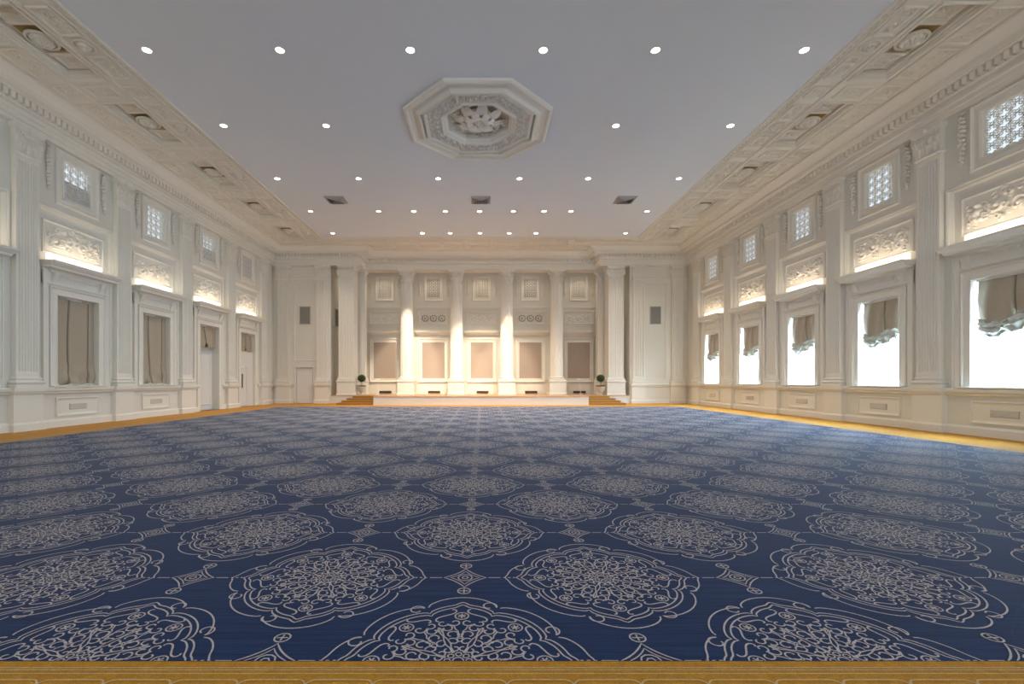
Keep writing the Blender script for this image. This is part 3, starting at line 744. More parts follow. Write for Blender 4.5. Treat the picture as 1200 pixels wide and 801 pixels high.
# ------------------------------------------------------------------ alcove back wall fittings
yb = YA
bx = [-6.36, -3.12, .10, 3.33, 6.55]; nm5 = ['first', 'second', 'middle', 'fourth', 'fifth']
relA = MB(); cs = []
for c in (-.55, 0, .55): cs += spiral(c, .22, .17, 1.3, 0, 1, .035, .05, 26)+[(c+.2*q, .22+.2*p, .05, .05) for q in (-1,1) for p in (-1,1)]
relief(relA, -.95, .95, 0, .62, [(a, b+.08, c, d) for a, b, c, d in cs], 90, 30, .012)
for i, x in enumerate(bx):
    t = thing('stage_wall_panel', (x, yb, SZ), 0, 'taupe cloth panel in a cream frame, %s of five counted from the doorway side' % nm5[i], 'wall panel', 'cloth panels behind the stage columns')
    MB().box(-.74,.74,-.05,0,1.02,3.42).build('cloth', M['panel'], t)
    mb = MB(); mb.frame(-1.0,1.0,.78,3.68,[(0,0),(0,.09),(.04,.11),(.09,.06),(.20,.05),(.22,.08),(.26,.07),(.26,0)]); mb.build('panel_frame', M['trim'], t)
    mb = MB(); mb.rings([(-1.05,1.05,-.10,0,3.9),(-1.15,1.15,-.20,0,4.0),(-1.18,1.18,-.32,0,4.06),(-1.2,1.2,-.36,0,4.18),(-1.2,1.2,-.36,0,4.2)]); mb.build('ledge', M['trim'], t)
    mb = MB(); mb.add(*[[(a, b, c+4.72) for a, b, c in relA.v], relA.f]); r_ = mb.build('carved_frieze', M['trim'] if i % 2 == 0 else M['relief'], t, smooth=True)
    mb = MB(); mb.frame(-1.02,1.02,4.66,5.50,[(0,0),(0,.05),(.03,.06),(.06,.03),(.07,0)]); mb.box(-1.2,1.2,-.05,0,5.72,5.80); mb.build('frieze_frame', M['trim'], t)
    if i % 2:
        mb = MB()
        for a, b, rr, hh in cs[::3]: pass
        for c in (-.55, 0, .55):
            for q in range(10):
                a = q*2*PI/10; mb.blob((c+.20*math.cos(a), -.03, 5.03+.19*math.sin(a)), .05, .02, .05, 6, 4)
            mb.blob((c, -.03, 5.03), .07, .02, .07, 6, 4)
        mb.build('openwork', M['grey'], t)
    MB().box(-.42,.42,-.02,0,6.42,7.62).build('grille_ground', M['alc_pane'] if i % 2 == 0 else M['grey'], t)
    mb = MB(); mb.frame(-.62,.62,6.2,7.85,[(0,0),(0,.04),(.03,.06),(.08,.03),(.18,.03),(.2,0.01)]); 
    for s in (-1,1):
        for q in range(9): mb.blob((s*.92, -.03, 7.7-q*.14), .07, .04, .06, 6, 4)
    mb.build('grille_frame', M['trim'], t)
    mb = MB()
    for a in range(5):
        xx = -.42+.84*a/4; mb.box(xx-.02, xx+.02, -.045, -.02, 6.42, 7.62)
    for a in range(7):
        zz = 6.42+1.2*a/6; mb.box(-.42,.42,-.045,-.02, zz-.02, zz+.02)
    for a in range(4):
        for b in range(6):
            cx, cz = -.42+.21*(a+.5), 6.42+.2*(b+.5); mb.blob((cx, -.03, cz), .055, .02, .055, 6, 4)
    mb.build('grille', M['trim'], t, kind='stuff')
    f = thing('floor_grille', (x+.05, yb-.0, SZ), 0, 'low dark bronze air grille under the %s cloth panel from the doorway side' % nm5[i], 'air grille', 'bronze grilles at the stage floor')
    MB().box(-.40,.40,-.10,-.0,.06,.20).build('grille_body', M['brown'], f)
    mb = MB()
    for q in range(12): mb.box(-.37+q*.065, -.345+q*.065, -.115, -.10, .075, .185)
    mb.build('grille_bars', M['brown'], f, kind='stuff')
for x, y, rz, lab in ((-10.66, YB, 0, 'grey cloth loudspeaker panel above the white door'), (10.68, YB, 0, 'grey cloth loudspeaker panel on the end wall near the windows'), (-OX, 29.0, PI/2, 'narrow grey loudspeaker on the alcove cheek, doorway side')):
    t = thing('wall_speaker', (x, y, 4.85), rz, lab, 'loudspeaker'); MB().box(-.30,.30,-.06,0,0,1.02).build('speaker_cloth', M['grey'], t)
    mb = MB(); mb.frame(-.33,.33,-.03,1.05,[(0,0),(0,.065),(.02,.075),(.035,.07),(.035,.05)]); mb.build('speaker_frame', M['ventgrey'], t)

# ------------------------------------------------------------------ stage and steps
SX = .06
st = thing('stage', (SX, 26.0, 0), 0, 'low white stage platform with a thin wooden edge before the columns', 'stage')
mb = MB(); mb.box(-6.1, 6.1, 0, 1.9, 0, SZ-.03); mb.box(-OX+.02-SX, OX-.02-SX, 1.9, YA-26.02, 0, SZ-.03); mb.build('fascia', M['white'], st)
mb = MB(); mb.box(-6.14, 6.14, -.04, 1.9, SZ-.03, SZ); mb.box(-OX+.02-SX-.0, OX-.02-SX, 1.86, YA-26.0, SZ-.03, SZ); mb.build('stage_deck', M['nose'], st)
for s, lab in ((-1, 'gold carpeted corner steps up to the stage on the doorway side'), (1, 'gold carpeted corner steps up to the stage on the window side')):
    t = thing('stage_steps', (SX+s*6.12, 26.0, 0), 0, lab, 'steps')
    ends = [2.1, 1.93, 1.75, 1.52]
    for q in range(4):
        a, b = sorted((0, s*ends[q])); mb = MB(); mb.box(a, b, .04+.42*q, 1.86, q*.1175, (q+1)*.1175-.03)
        mb.box(a-(.02 if s < 0 else 0), b+(.02 if s > 0 else 0), .02+.42*q, 1.86, (q+1)*.1175-.03, (q+1)*.1175)
        mb.build('step', M['oak'], t)

# ------------------------------------------------------------------ topiaries and stands
def topiary(x, lab):
    t = thing('topiary', (x, 28.2, SZ), 0, lab, 'potted plant')
    m2 = MB(); m2.lathe([(.10,0),(.15,0),(.16,.03),(.07,.09),(.06,.12),(.16,.20),(.23,.32),(.26,.46),(.29,.50),(.29,.53),(.24,.53),(.22,.48)], 20); m2.build('urn', M['stone'], t, smooth=True)
    mb = MB(); rnd = random.Random(5); vs = []
    mb.tube([(0,0,.45),(.01,0,.65),(-.01,0,.9)], [.022,.018,.016], 6); mb.build('stem', M['bark'], t)
    mb = MB()
    for q in range(260):
        a = rnd.uniform(0, 2*PI); r = rnd.uniform(.1, .29); z = .53+rnd.uniform(0,.06); u = rnd.uniform(0,6)
        c = Vector((r*math.cos(a), r*math.sin(a), z)); d = Vector((math.cos(u), math.sin(u), .3))*.045; e = Vector((-math.sin(u), math.cos(u), .4))*.02
        mb.add([c-d*.2, c+e, c+d, c-e], [(0,1,2,3)])
    mb.build('underplanting', M['leaf'], t, kind='stuff')
    mb = MB(); mb.blob((0,0,1.03), .21, .21, .19, 16, 10)
    for q in range(1500):
        d = Vector((rnd.gauss(0,1), rnd.gauss(0,1), rnd.gauss(0,1))).normalized(); c = Vector((0,0,1.03))+Vector((d.x*.235, d.y*.235, d.z*.205))*rnd.uniform(.88, 1.08)
        u = d.orthogonal().normalized(); u.rotate(Matrix.Rotation(rnd.uniform(0,6), 3, d)); v_ = d.cross(u); n = (d*.6+u).normalized()*.035
        mb.add([c, c+n*.5+v_*.014, c+n, c+n*.5-v_*.014], [(0,1,2,3)])
    mb.build('foliage', M['leaf'], t, kind='stuff')
topiary(-7.28, 'ball topiary in a pale urn beside the doorway-side steps'); topiary(7.40, 'ball topiary in a pale urn beside the window-side steps')
def stand(x, lab, lean):
    t = thing('stand', (x, 29.0, SZ), 0, lab, 'stand')
    mb = MB(); mb.lathe([(.0,0),(.16,0),(.17,.02),(.03,.05),(.0,.06)], 14); mb.build('foot', M['white'], t)
    mb = MB(); mb.tube([(0,0,.04),(lean*.3,0,.5),(lean,0,.95)], .018, 6); mb.build('pole', M['white'], t)
    mb = MB(); mb.add([(lean-.10,-.04,.93),(lean+.10,-.04,.93),(lean+.13,-.02,1.0),(lean-.13,-.02,1.0),(lean-.10,.04,.93),(lean+.10,.04,.93),(lean+.13,.06,1.0),(lean-.13,.06,1.0)], [(0,1,2,3),(5,4,7,6),(3,2,6,7),(0,4,5,1),(1,5,6,2),(4,0,3,7)]); mb.build('cradle', M['white'], t)
stand(-6.45, 'slender white upright stand before the first cloth panel', 0.0); stand(6.35, 'slender white leaning stand before the fifth cloth panel', -.12)

# ------------------------------------------------------------------ ceiling coffers
def flat_down(m2, cx, cy, z=H, rot=0):   # from a plane facing -y to one facing down
    c, s = math.cos(rot), math.sin(rot); out = []
    for (x, y, zz) in m2.v: out.append((cx+x*c-zz*s, cy+x*s+zz*c, z+y))
    return out, m2.f
def rel_panel(wd, ht, seed, nx, nz, amp=1):
    m2 = MB(); cs = scrollwork(wd*.94, ht*.9, seed)
    relief(m2, -wd/2, wd/2, -ht/2, ht/2, [(a, b-ht/2+.05*ht, c, d*amp) for a, b, c, d in cs], nx, nz, .002); return m2
small_frame = [(0,0),(0,.03),(.02,.045),(.05,.025),(.06,.0)]
co0 = {}
def rosette(mb, r=.30, z=0):
    n = 12; nr = 7; vs = []; fs = []; N = 72
    for i in range(nr+1):
        rr = r*i/nr
        for k_ in range(N):
            a = 2*PI*k_/N; pet = abs(math.cos(a*4)); h = .10*(1-(rr/r)**2)*(.5+.5*pet)+.05*math.sin(PI*rr/r*2)**2
            q = rr*(1 if i < nr else (.86+.14*pet)); vs.append((q*math.cos(a), -h, q*math.sin(a)))
    for i in range(nr):
        for k_ in range(N): a = i*N+k_; b = i*N+(k_+1) % N; fs.append((a, b, b+N, a+N))
    mb.add(vs, fs)
def coffer(side):
    s = -1 if side == 'left' else 1
    out = []
    cxm = s*(CO_X[0]+CO_X[1])/2; hw = (CO_X[1]-CO_X[0])/2
    # stepped frame at the mouth
    m2 = MB(); m2.frame(-hw-.07, hw+.07, -CO_L-.07, CO_L+.07, [(0,0),(0,.02),(.03,.04),(.075,.02),(.075,-.04),(.10,-.05),(.10,-.10),(.15,-.11),(.15,-.195)])
    mb = MB(); mb.add(*flat_down(m2, cxm, 0)); out.append(('coffer_frame', mb, 'coffer', False))
    # two relief end panels and the deep square with its rosette
    for e in (-1, 1):
        m2 = MB(); m2.frame(-hw+.16, hw-.16, -.26, .26, [(0,.0),(0,.03),(.03,.045),(.06,.02),(.07,0)]); r2 = rel_panel((hw-.23)*2, .38, 3, 34, 22); m2.add(r2.v, r2.f)
        mb = MB(); mb.add(*flat_down(m2, cxm, e*.80, H+.195)); out.append(('carved_panel', mb, 'coffer', False))
        mb = MB(); m2 = MB(); m2.frame(-hw+.14, hw-.14, -.05, .05, [(0,0),(0,.05),(.03,.06),(.05,.06)]); mb.add(*flat_down(m2, cxm, e*.50, H+.195)); out.append(('cross_rib', mb, 'coffer', False))
    q = hw-.14
    mb = MB(); m2 = MB(); m2.box(-q, q, -.004, 0, -.43, .43); mb.add(*flat_down(m2, cxm, 0, H+.198)); out.append(('rosette_ground', mb, 'ochre', False))
    mb = MB(); m2 = MB(); rosette(m2, .27); mb.add(*flat_down(m2, cxm, 0, H+.15)); m2 = MB(); m2.tube([(.30*math.cos(a*PI/16), -.03, .30*math.sin(a*PI/16)) for a in range(32)], .035, 6, True); mb.add(*flat_down(m2, cxm, 0, H+.16)); out.append(('rosette', mb, 'trim', True))
    # inner strip (towards the room): round boss and two long reliefs, outer strip: two reliefs
    xi = s*9.40
    mb = MB(); m2 = MB(); m2.tube([(.21*math.cos(a*PI/14), -.01, .21*math.sin(a*PI/14)) for a in range(28)], .03, 6, True); rosette(m2, .15); mb.add(*flat_down(m2, xi, 0)); out.append(('round_boss', mb, 'coffer', True))
    for e in (-1, 1):
        m2 = MB(); m2.frame(-.26, .26, -.42, .42, small_frame); r2 = rel_panel(.72, .38, 8+e, 54, 28, 1.2); r3 = MB(); r3.add([(z, y, -x) for x, y, z in r2.v], r2.f); m2.add(r3.v, r3.f)
        mb = MB(); mb.add(*flat_down(m2, xi, e*.76)); out.append(('carved_panel', mb, 'coffer', False))
        m2 = MB(); m2.frame(-.33, .33, -.55, .55, small_frame); r2 = rel_panel(.96, .5, 12, 60, 30, .8); r3 = MB(); r3.add([(z, y, -x) for x, y, z in r2.v], r2.f); m2.add(r3.v, r3.f)
        mb = MB(); mb.add(*flat_down(m2, s*11.33, e*.62)); out.append(('carved_panel', mb, 'coffer', False))
    # beam panels between coffers (towards the next bay)
    for (cx, hx, hy) in ((xi, .24, .24), ((s*10.4), .40, .26), (s*11.33, .30, .30)):
        m2 = MB(); m2.frame(-hx, hx, -hy, hy, small_frame); r2 = rel_panel(2*hx-.14, 2*hy-.14, 21, 40, 24, 1); m2.add(r2.v, r2.f)
        mb = MB(); mb.add(*flat_down(m2, cx, 1.745)); out.append(('beam_panel', mb, 'coffer', False))
    return out
kk = 7
for side in ('left', 'right'):
    parts = None
    for i, y in enumerate(BAYS):
        t = thing('trim_%d' % kk, (0, y, 0), 0, kind='structure'); kk += 1
        if parts is None: parts = [b.build(n_, M[mm], t, smooth=sm) for n_, b, mm, sm in coffer(side)]
        else:
            for c in parts: 
                if i == 4 and c.name.startswith('beam_panel'): continue
                dup(c, parent=t)
# long ribs of the coffered band and its back return
mb = MB()
XR = [(XI-.03, XI+.05, .05), (XI+.20, XI+.26, .04), (9.70, 9.78, .05), (11.0-.03, 11.0+.03, .04), (11.70, 11.78, .05)]
for s in (-1, 1):
    for a, b, d in XR:
        a, b = sorted((s*a, s*b)); mb.rings([(a, b, YF, 25.65, H), (a+.01, b-.01, YF, 25.65, H-d)])
for a, b, d in ((25.62, 25.70, .05), (25.88, 25.94, .04), (26.42, 26.48, .04)): mb.rings([(-XI-2.8, XI+2.8, a, b, H), (-XI-2.8, XI+2.8, a+.01, b-.01, H-d)])
rib = mb.build('trim_%d' % kk, M['coffer'], kind='structure'); kk += 1
# leaf beads along the inner edge, joined: too small to pick apart
mb = MB()
for s in (-1, 1):
    y = 8.0
    while y < 25.5: mb.blob((s*(XI+.125), y, H), .05, .075, .035, 6, 4); y += .19
x = -8.8
while x < 8.8: mb.blob((x, 25.79, H), .075, .05, .035, 6, 4); x += .19
mb.build('leaf_bead', M['coffer'], rib, smooth=True, kind='stuff')
bt = thing('trim_%d' % kk, (0, 0, 0), 0, kind='structure'); kk += 1
bp0 = None
for i in range(13):
    x = -9.0+i*1.5
    for yy in ((26.16,) if abs(x) > 7.2 else (26.16, 27.35)):
        if bp0 is None:
            m2 = MB(); m2.frame(-.55,.55,-.22,.22,small_frame); r2 = rel_panel(.94,.30,30,60,22,1.3); m2.add(r2.v, r2.f); mb = MB(); mb.add(*flat_down(m2, 0, 0)); bp0 = mb.build('carved_panel', M['coffer'], bt); bp0.location = (x, yy, 0)
        else: dup(bp0, (x, yy, 0), parent=bt)
bk0 = None
for i in range(9):
    x = -6.0+i*1.5
    if bk0 is None:
        mb = MB()
        for yy in range(2): mb.rings([(-.13,.13,yy*.55,yy*.55+.38,H),(-.13,.13,yy*.55,yy*.55+.38,H-.04),(-.09,.09,yy*.55+.05,yy*.55+.33,H-.08)])
        bk0 = mb.build('ceiling_bracket', M['trim'], bt); bk0.location = (x+.75-.75, 27.0-.1+.75-.0, 0); bk0.location = (x-.75, 26.75, 0)
    else: dup(bk0, (x-.75, 26.75, 0), parent=bt)

# ------------------------------------------------------------------ octagonal ceiling rose
t = thing('ceiling_rose', (OCX, OCY, H), 0, 'large octagonal white ceiling rose with a carved flower centre', 'ceiling rose')
def octrings(lst):
    mb = MB(); vs = []; fs = []
    for R, z in lst: vs += octa(R, z, 0, 0)
    for i in range(len(lst)-1):
        for k_ in range(8): a = i*8+k_; b = i*8+(k_+1) % 8; fs.append((a, a+8, b+8, b))
    return mb.add(vs, fs)
octrings([(2.20,0),(2.20,-.07),(2.15,-.10),(2.10,-.10),(2.05,-.05),(1.95,-.03),(1.86,-.06),(1.78,-.13),(1.72,-.14),(1.71,-.06),(1.69,.03)]).build('outer_frame', M['trim'], t)
octrings([(1.69,.03),(1.66,.03),(1.66,-.08),(1.60,-.10),(1.56,-.08),(1.56,.0)]).build('middle_frame', M['trim'], t)
octrings([(1.16,.0),(1.14,-.07),(1.12,-.08),(1.08,-.05),(1.02,-.03),(.97,.03),(.95,.04),(.95,.24)]).build('inner_frame', M['trim'], t)
# carved band: scroll pattern in (arc length, radius)
cs = []; nseg = 32
for k_ in range(nseg):
    cs += spiral((k_+.5)*8.6/nseg, .20, .105, 1.2, PI*(k_ % 2), 1 if k_ % 2 else -1, .026, .06, 20)+[((k_)*8.6/nseg, .33, .04, .05), ((k_)*8.6/nseg, .07, .04, .05)]
cs = cs+[(a+8.6, b, c, d) for a, b, c, d in cs if a < .3]+[(a-8.6, b, c, d) for a, b, c, d in cs if a > 8.3]
na, nr = 640, 20; A = np.linspace(0, 8.6, na, endpoint=False); R_ = np.linspace(0, .40, nr); X, Z = np.meshgrid(A, R_); D = np.zeros_like(X)
for px, pz, r, h in cs:
    q = ((X-px)**2+(Z-pz)**2)/(r*r); m_ = q < 1; D[m_] = np.maximum(D[m_], h*np.sqrt(1-q[m_]))
mb = MB(); vs = []
for j in range(nr):
    for i in range(na):
        an = 2*PI*i/na; lo = (((an+PI/8) % (PI/4))-PI/8); R = (1.16+R_[j])/math.cos(lo) ; vs.append((R*math.cos(an), R*math.sin(an), -.01-D[j,i]*1.2))
mb.add(vs, [(j*na+i, (j+1)*na+i, (j+1)*na+(i+1) % na, j*na+(i+1) % na) for j in range(nr-1) for i in range(na)]); mb.build('carved_band', M['trim'], t, smooth=True)
mb = MB(); mb.add(octa(.95, .24, 0, 0), [tuple(range(8))]); mb.build('recess_ground', M['coffer'], t)
mb = MB(); rnd = random.Random(9)
for k_ in range(8):                           # spreading leaves
    a = k_*PI/4+.2; ca, sa = math.cos(a), math.sin(a)
    for (r0, ln, wd, z0, curl) in ((.15, .72, .34, .17, .06), (.12, .45, .26, .08, .08)):
        a2 = a+(PI/8 if ln < .5 else 0); ca, sa = math.cos(a2), math.sin(a2); vs = []; fs = []
        for i in range(8):
            tt = i/7; ww = wd/2*(math.sin(PI*(.15+.8*tt))**.7)*(1+.18*(i % 2))
            for j in range(5):
                s_ = -1+j/2; z = z0-.12*math.sin(tt*PI)*1+curl*tt*tt-.03*(1-s_*s_)+(.015 if j % 2 else 0)
                rr = r0+ln*tt; vs.append((rr*ca-s_*ww*sa, rr*sa+s_*ww*ca, z))
        for i in range(7):
            for j in range(4): q = i*5+j; fs.append((q, q+1, q+6, q+5))
        mb.add(vs, fs)
for k_ in range(60):
    a = rnd.uniform(0, 2*PI); r = rnd.uniform(.35, .86); sp = [(r*math.cos(a)+.07*(1-e/14)*math.cos(e*.6), r*math.sin(a)+.07*(1-e/14)*math.sin(e*.6), .13-.004*e) for e in range(13)]; mb.tube(sp, .018, 5)
mb.build('acanthus_leaves', M['trim'], t, smooth=True)
mb = MB(); m2 = MB(); rosette(m2, .24); mb.add(*flat_down(m2, 0, 0, .10)); m2 = MB(); m2.tube([(.23*math.cos(a_*PI/14), 0, .23*math.sin(a_*PI/14)) for a_ in range(28)], .035, 6, True); mb.add(*flat_down(m2, 0, 0, .10)); mb.lathe([(.06,-.02),(.10,.05),(.16,.14),(.12,.34)], 16); mb.build('centre_boss', M['trim'], t, smooth=True)

# ------------------------------------------------------------------ downlights and ceiling vents
LX = {1: [-8.0,-4.78,-1.62,1.60,4.32,7.92], 2: [-8.0,-4.78,4.32,7.92], 3: [-8.0,-4.78,-1.62,1.60,4.32,7.92],
      4: [-8.0,-4.78,-3.12,-1.62,0,1.60,3.05,4.32,7.92], 5: [-8.0,-3.12,-1.62,0,1.60,3.05,7.92]}
LY = {1: 11.12, 2: 14.42, 3: 18.2, 4: 21.72, 5: 24.95}
RN = {1: 'row farthest from the stage', 2: 'row level with the ceiling rose', 3: 'row just past the ceiling rose', 4: 'second row from the stage', 5: 'row closest to the stage'}
BR = {(4,-3.12),(4,0),(4,3.05),(5,-3.12),(5,3.05)}
dl0 = {}; OD = ['first','second','third','fourth','fifth','sixth','seventh','eighth','ninth']
for r, xs in LX.items():
    for j, x in enumerate(xs):
        br = (r, x) in BR
        lab = ('bright stage downlight, ' if br else 'round recessed downlight, ')+OD[j]+' from the doorway wall, '+RN[r]
        if br not in dl0:
            t = thing('downlight', (x, LY[r], H), 0, lab, 'ceiling light', 'recessed ceiling downlights')
            mb = MB(); mb.lathe([(.100,0),(.128,0),(.128,-.012),(.115,-.02),(.097,-.012),(.093,-.004)], 24); mb.v = mb.v; mb.build('trim_ring', M['white'], t)
            mb = MB(); mb.lathe([(.0,-.004),(.095,-.004),(.095,-.010),(.0,-.014)], 20); mb.build('lens', M['beamlens' if br else 'lens'], t)
            dl0[br] = t
        else: dup(dl0[br], (x, LY[r], H), 0, lab)
        light('downlight_beam', 'SPOT', (x, LY[r], H-.05), (x, LY[r], 0), LK['down']*(2.4 if br else 2.0 if r > 3 else 1.25 if r == 3 else .6), SOFT if r > 3 else (1, .93, .85), spot_size=math.radians(120), spot_blend=.8, shadow_soft_size=.1)
vt = None
for x, lab in ((-6.35, 'square ceiling air diffuser nearest the doorway wall coffers'), (.06, 'square ceiling air diffuser on the middle line of the hall'), (6.45, 'square ceiling air diffuser closest to the window wall coffers')):
    if vt is None:
        vt = thing('ceiling_diffuser', (x, 20.35, H), 0, lab.replace('nearest', 'closest to'), 'air diffuser', 'ceiling air diffusers')
        def sq(lst):
            mb = MB(); vs = []; fs = []
            for R, z in lst: vs += [(-R,-R,z),(R,-R,z),(R,R,z),(-R,R,z)]
            for i in range(len(lst)-1):
                for k_ in range(4): a = i*4+k_; b = i*4+(k_+1) % 4; fs.append((a, a+4, b+4, b))
            return mb.add(vs, fs)
        sq([(.43,0),(.43,-.02),(.38,-.025),(.37,-.01)]).build('outer_frame', M['ventgrey'], vt)
        for k_ in range(5): R = .36-k_*.07; sq([(R,-.012),(R-.055,-.07),(R-.06,-.065),(R-.01,-.008)]).build('louvre_ring', M['ventgrey'], vt)
        MB().box(-.37,.37,-.37,.37,-.006,-.002).build('duct', M['dark'], vt)
    else: dup(vt, (x, 20.35, H), 0, lab)

# ------------------------------------------------------------------ carpet
P_ = 1.93; Y0 = 2.29; X5 = 5.5*P_; Y1 = Y0+11.5*P_
car = thing('carpet', (0, 0, 0), 0, 'blue carpet with silver scroll medallions and a gold border', 'carpet')
MB().box(-X5, X5, Y0, Y1, -.012, 0).build('blue_field', M['blue'], car)
mb = MB(); mb.box(-W+.0, -X5, YF, YB, -.012, 0); mb.box(X5, W, YF, YB, -.012, 0); mb.box(-X5, X5, YF, Y0, -.012, 0); mb.box(-X5, X5, Y1, YB, -.012, 0); mb.build('gold_border', M['gold'], car)
ZL = .003; LW = .0095
def med_lines():
    L = []      # (pts, width, closed)
    n = 8
    # outer outline: eight arcs with inward curls at their ends
    for k_ in range(n):
        a0 = k_*PI/4+PI/8; a1 = a0+PI/4; pts = []
        card = (k_ % 2 == 1)                        # arcs centred on the axes
        am = (a0+a1)/2; Rm = .665 if (k_+1) % 2 == 0 else .625
        rA = .575
        m = 26
        for i in range(m+1):
            t = i/m; a = a0+.02+(PI/4-.04)*t; r = rA+(Rm-rA)*math.sin(PI*t)**.6
            if (k_+1) % 4 == 0 : r += .018*math.exp(-((t-.5)/.06)**2)
            pts.append((r*math.cos(a), r*math.sin(a)))
        L.append((pts, LW, False))
        for (aa, sg) in ((a0+.02, 1), (a1-.02, -1)):
            if sg > 0:
                c0 = aa+.055; cur = []
                for i in range(15):
                    t = i/14; q = PI*1.0+sg*0-t*5.2; r = .050*(1-.5*t); cur.append(((rA)*math.cos(aa)+.05*math.cos(aa+PI/2)+r*math.cos(aa+PI/2+PI+t*5.4), rA*math.sin(aa)+.05*math.sin(aa+PI/2)+r*math.sin(aa+PI/2+PI+t*5.4)))
                L.append((cur, LW, False))
    # double lobed contour with points on the axes
    for R0, wv in ((.555, LW), (.522, LW)):
        pts = []
        for i in range(176):
            a = 2*PI*i/176; u = ((a/(PI/4)+.5) % 1); lob = math.sin(PI*u)**.55
            a2 = (a/(PI/4)) % 2
            tip = .035*math.exp(-(((a/(PI/2)+.5) % 1-.5)/.035)**2)
            r = R0-.055+.055*lob+tip+.012*math.cos(4*a)
            pts.append((r*math.cos(a), r*math.sin(a)))
        L.append((pts, wv, True))
    def S_(r, a, size, rot, sg, wd=LW*.95, A=4.6):
        pts = []; n_ = 26; x = y = 0; ts = np.linspace(-1, 1, n_)
        for t in ts:
            th = a+rot+sg*A*t**3*(1 if t > 0 else -1); pts.append((x, y)); x += math.cos(th); y += math.sin(th)
        p = np.array(pts); p -= p[n_//2]; e = np.abs(p).max(); p *= size/e
        L.append(([(r*math.cos(a)+q[0], r*math.sin(a)+q[1]) for q in p], wd, False))
    # eight little cartouches
    for k_ in range(8):
        a = k_*PI/4; c = (.435*math.cos(a), .435*math.sin(a))
        L.append(([(c[0]+.040*math.cos(b*PI/7), c[1]+.040*math.sin(b*PI/7)) for b in range(14)], LW*.9, True))
        for b in range(3):
            q = a+b*PI/3; L.append(([(c[0]-.026*math.cos(q), c[1]-.026*math.sin(q)), (c[0]+.026*math.cos(q), c[1]+.026*math.sin(q))], .009, False))
        # S scrolls between
        for s in (-1, 1):
            S_(.450, a+s*.205, .070, PI/2+s*.25, s, LW*1.05, 3.3)
    # dense core of C scrolls
    def C_(r, a, size, rot, sg, wd=LW*.95, n_=15, turn=4.9):
        cx, cy = r*math.cos(a), r*math.sin(a)
        L.append(([(cx+size*(1-.62*i/n_)*math.cos(a+rot+sg*turn*i/n_), cy+size*(1-.62*i/n_)*math.sin(a+rot+sg*turn*i/n_)) for i in range(n_)], wd, False))
    for k_ in range(8):
        a = k_*PI/4
        for s in (-1, 1):
            C_(.108, a+s*.20, .027, PI-s*.9, s, turn=4.6); C_(.172, a+s*.20, .034, s*.6, -s, turn=5.0)
            C_(.240, a+s*.19, .043, PI+s*.5, s, n_=18, turn=5.6); C_(.308, a+s*.26, .037, -s*.4, -s, turn=5.2)
            C_(.362, a+s*.10, .034, PI-s*.7, s, n_=16, turn=5.4); C_(.366, a+s*.295, .033, PI+s*1.2, -s, n_=16, turn=5.4)
            L.append(([((r_)*math.cos(a+s*f_), r_*math.sin(a+s*f_)) for r_, f_ in ((.07,.33),(.12,.36),(.155,.30),(.20,.34),(.235,.385),(.28,.36),(.33,.385))], LW*.85, False))
            L.append(([((r_)*math.cos(a+s*f_), r_*math.sin(a+s*f_)) for r_, f_ in ((.21,.02),(.235,.06),(.27,.05),(.29,.10),(.325,.12),(.345,.19),(.34,.22))], LW*.85, False))
        L.append(([(.055*math.cos(a)+.016*math.cos(b*PI/4), .055*math.sin(a)+.016*math.sin(b*PI/4)) for b in range(8)], LW*.8, True))
        b = a+PI/8
        L.append(([(.185*math.cos(a)+.018*math.cos(q*PI/3), .185*math.sin(a)+.018*math.sin(q*PI/3)) for q in range(6)], LW*.8, True))
        L.append(([(.30*math.cos(b)+.018*math.cos(q*PI/3), .30*math.sin(b)+.018*math.sin(q*PI/3)) for q in range(6)], LW*.8, True))
    L.append(([(.028*math.cos(q*PI/5), .028*math.sin(q*PI/5)) for q in range(10)], LW*.9, True))
    return L
def dia_lines():
    L = []
    for R, wv in ((.150, LW), (.105, LW*.8)):
        pts = []
        for k_ in range(4):
            a = k_*PI/2; p0 = Vector((R*math.cos(a), R*math.sin(a))); p1 = Vector((R*math.cos(a+PI/2), R*math.sin(a+PI/2)))
            mid = (p0+p1)/2*.72
            for i in range(6):
                t = i/6; pts.append(tuple(p0*(1-t)**2+mid*2*t*(1-t)+p1*t*t))
        L.append((pts, wv, True))
    L.append(([(.05*math.cos(q*PI/5), .05*math.sin(q*PI/5)) for q in range(10)], LW, True))
    L.append(([(.022*math.cos(q*PI/3), .022*math.sin(q*PI/3)) for q in range(6)], LW, True))
    for s in (-1, 1):
        L.append(([(.042*math.cos(q*PI/6), s*.205+.042*math.sin(q*PI/6)) for q in range(12)], LW, True))
        L.append(([(-.03, s*.205), (.03, s*.205)], LW, False)); L.append(([(0, s*.205-.03), (0, s*.205+.03)], LW, False))
        L.append(([(s*.165, 0), (s*.25, 0)], .010, False))
        q = .27
        while q < P_/2-.66+.06: L.append(([(s*q, 0), (s*(q+.018), 0)], .012, False)); q += .034
    return L
def clip(mb, axis, sign, lim):        # keep the side where sign*(coord-lim) >= 0
    out = MB()
    for f in mb.f:
        P = [Vector(mb.v[i]) for i in f]; Q = []
        for i in range(len(P)):
            a, b = P[i], P[(i+1) % len(P)]; da = sign*(a[axis]-lim); db = sign*(b[axis]-lim)
            if da >= 0: Q.append(a)
            if (da > 0 and db < 0) or (da < 0 and db > 0): Q.append(a+(b-a)*(da/(da-db)))
        if len(Q) > 2: out.add(Q, [tuple(range(len(Q)))])
    return out
def lines_mesh(L):
    mb = MB()
    for q, (pts, wd, cl_) in enumerate(L): mb.ribbon(pts, wd, cl_, ZL+(q % 7)*.0001)
    return mb
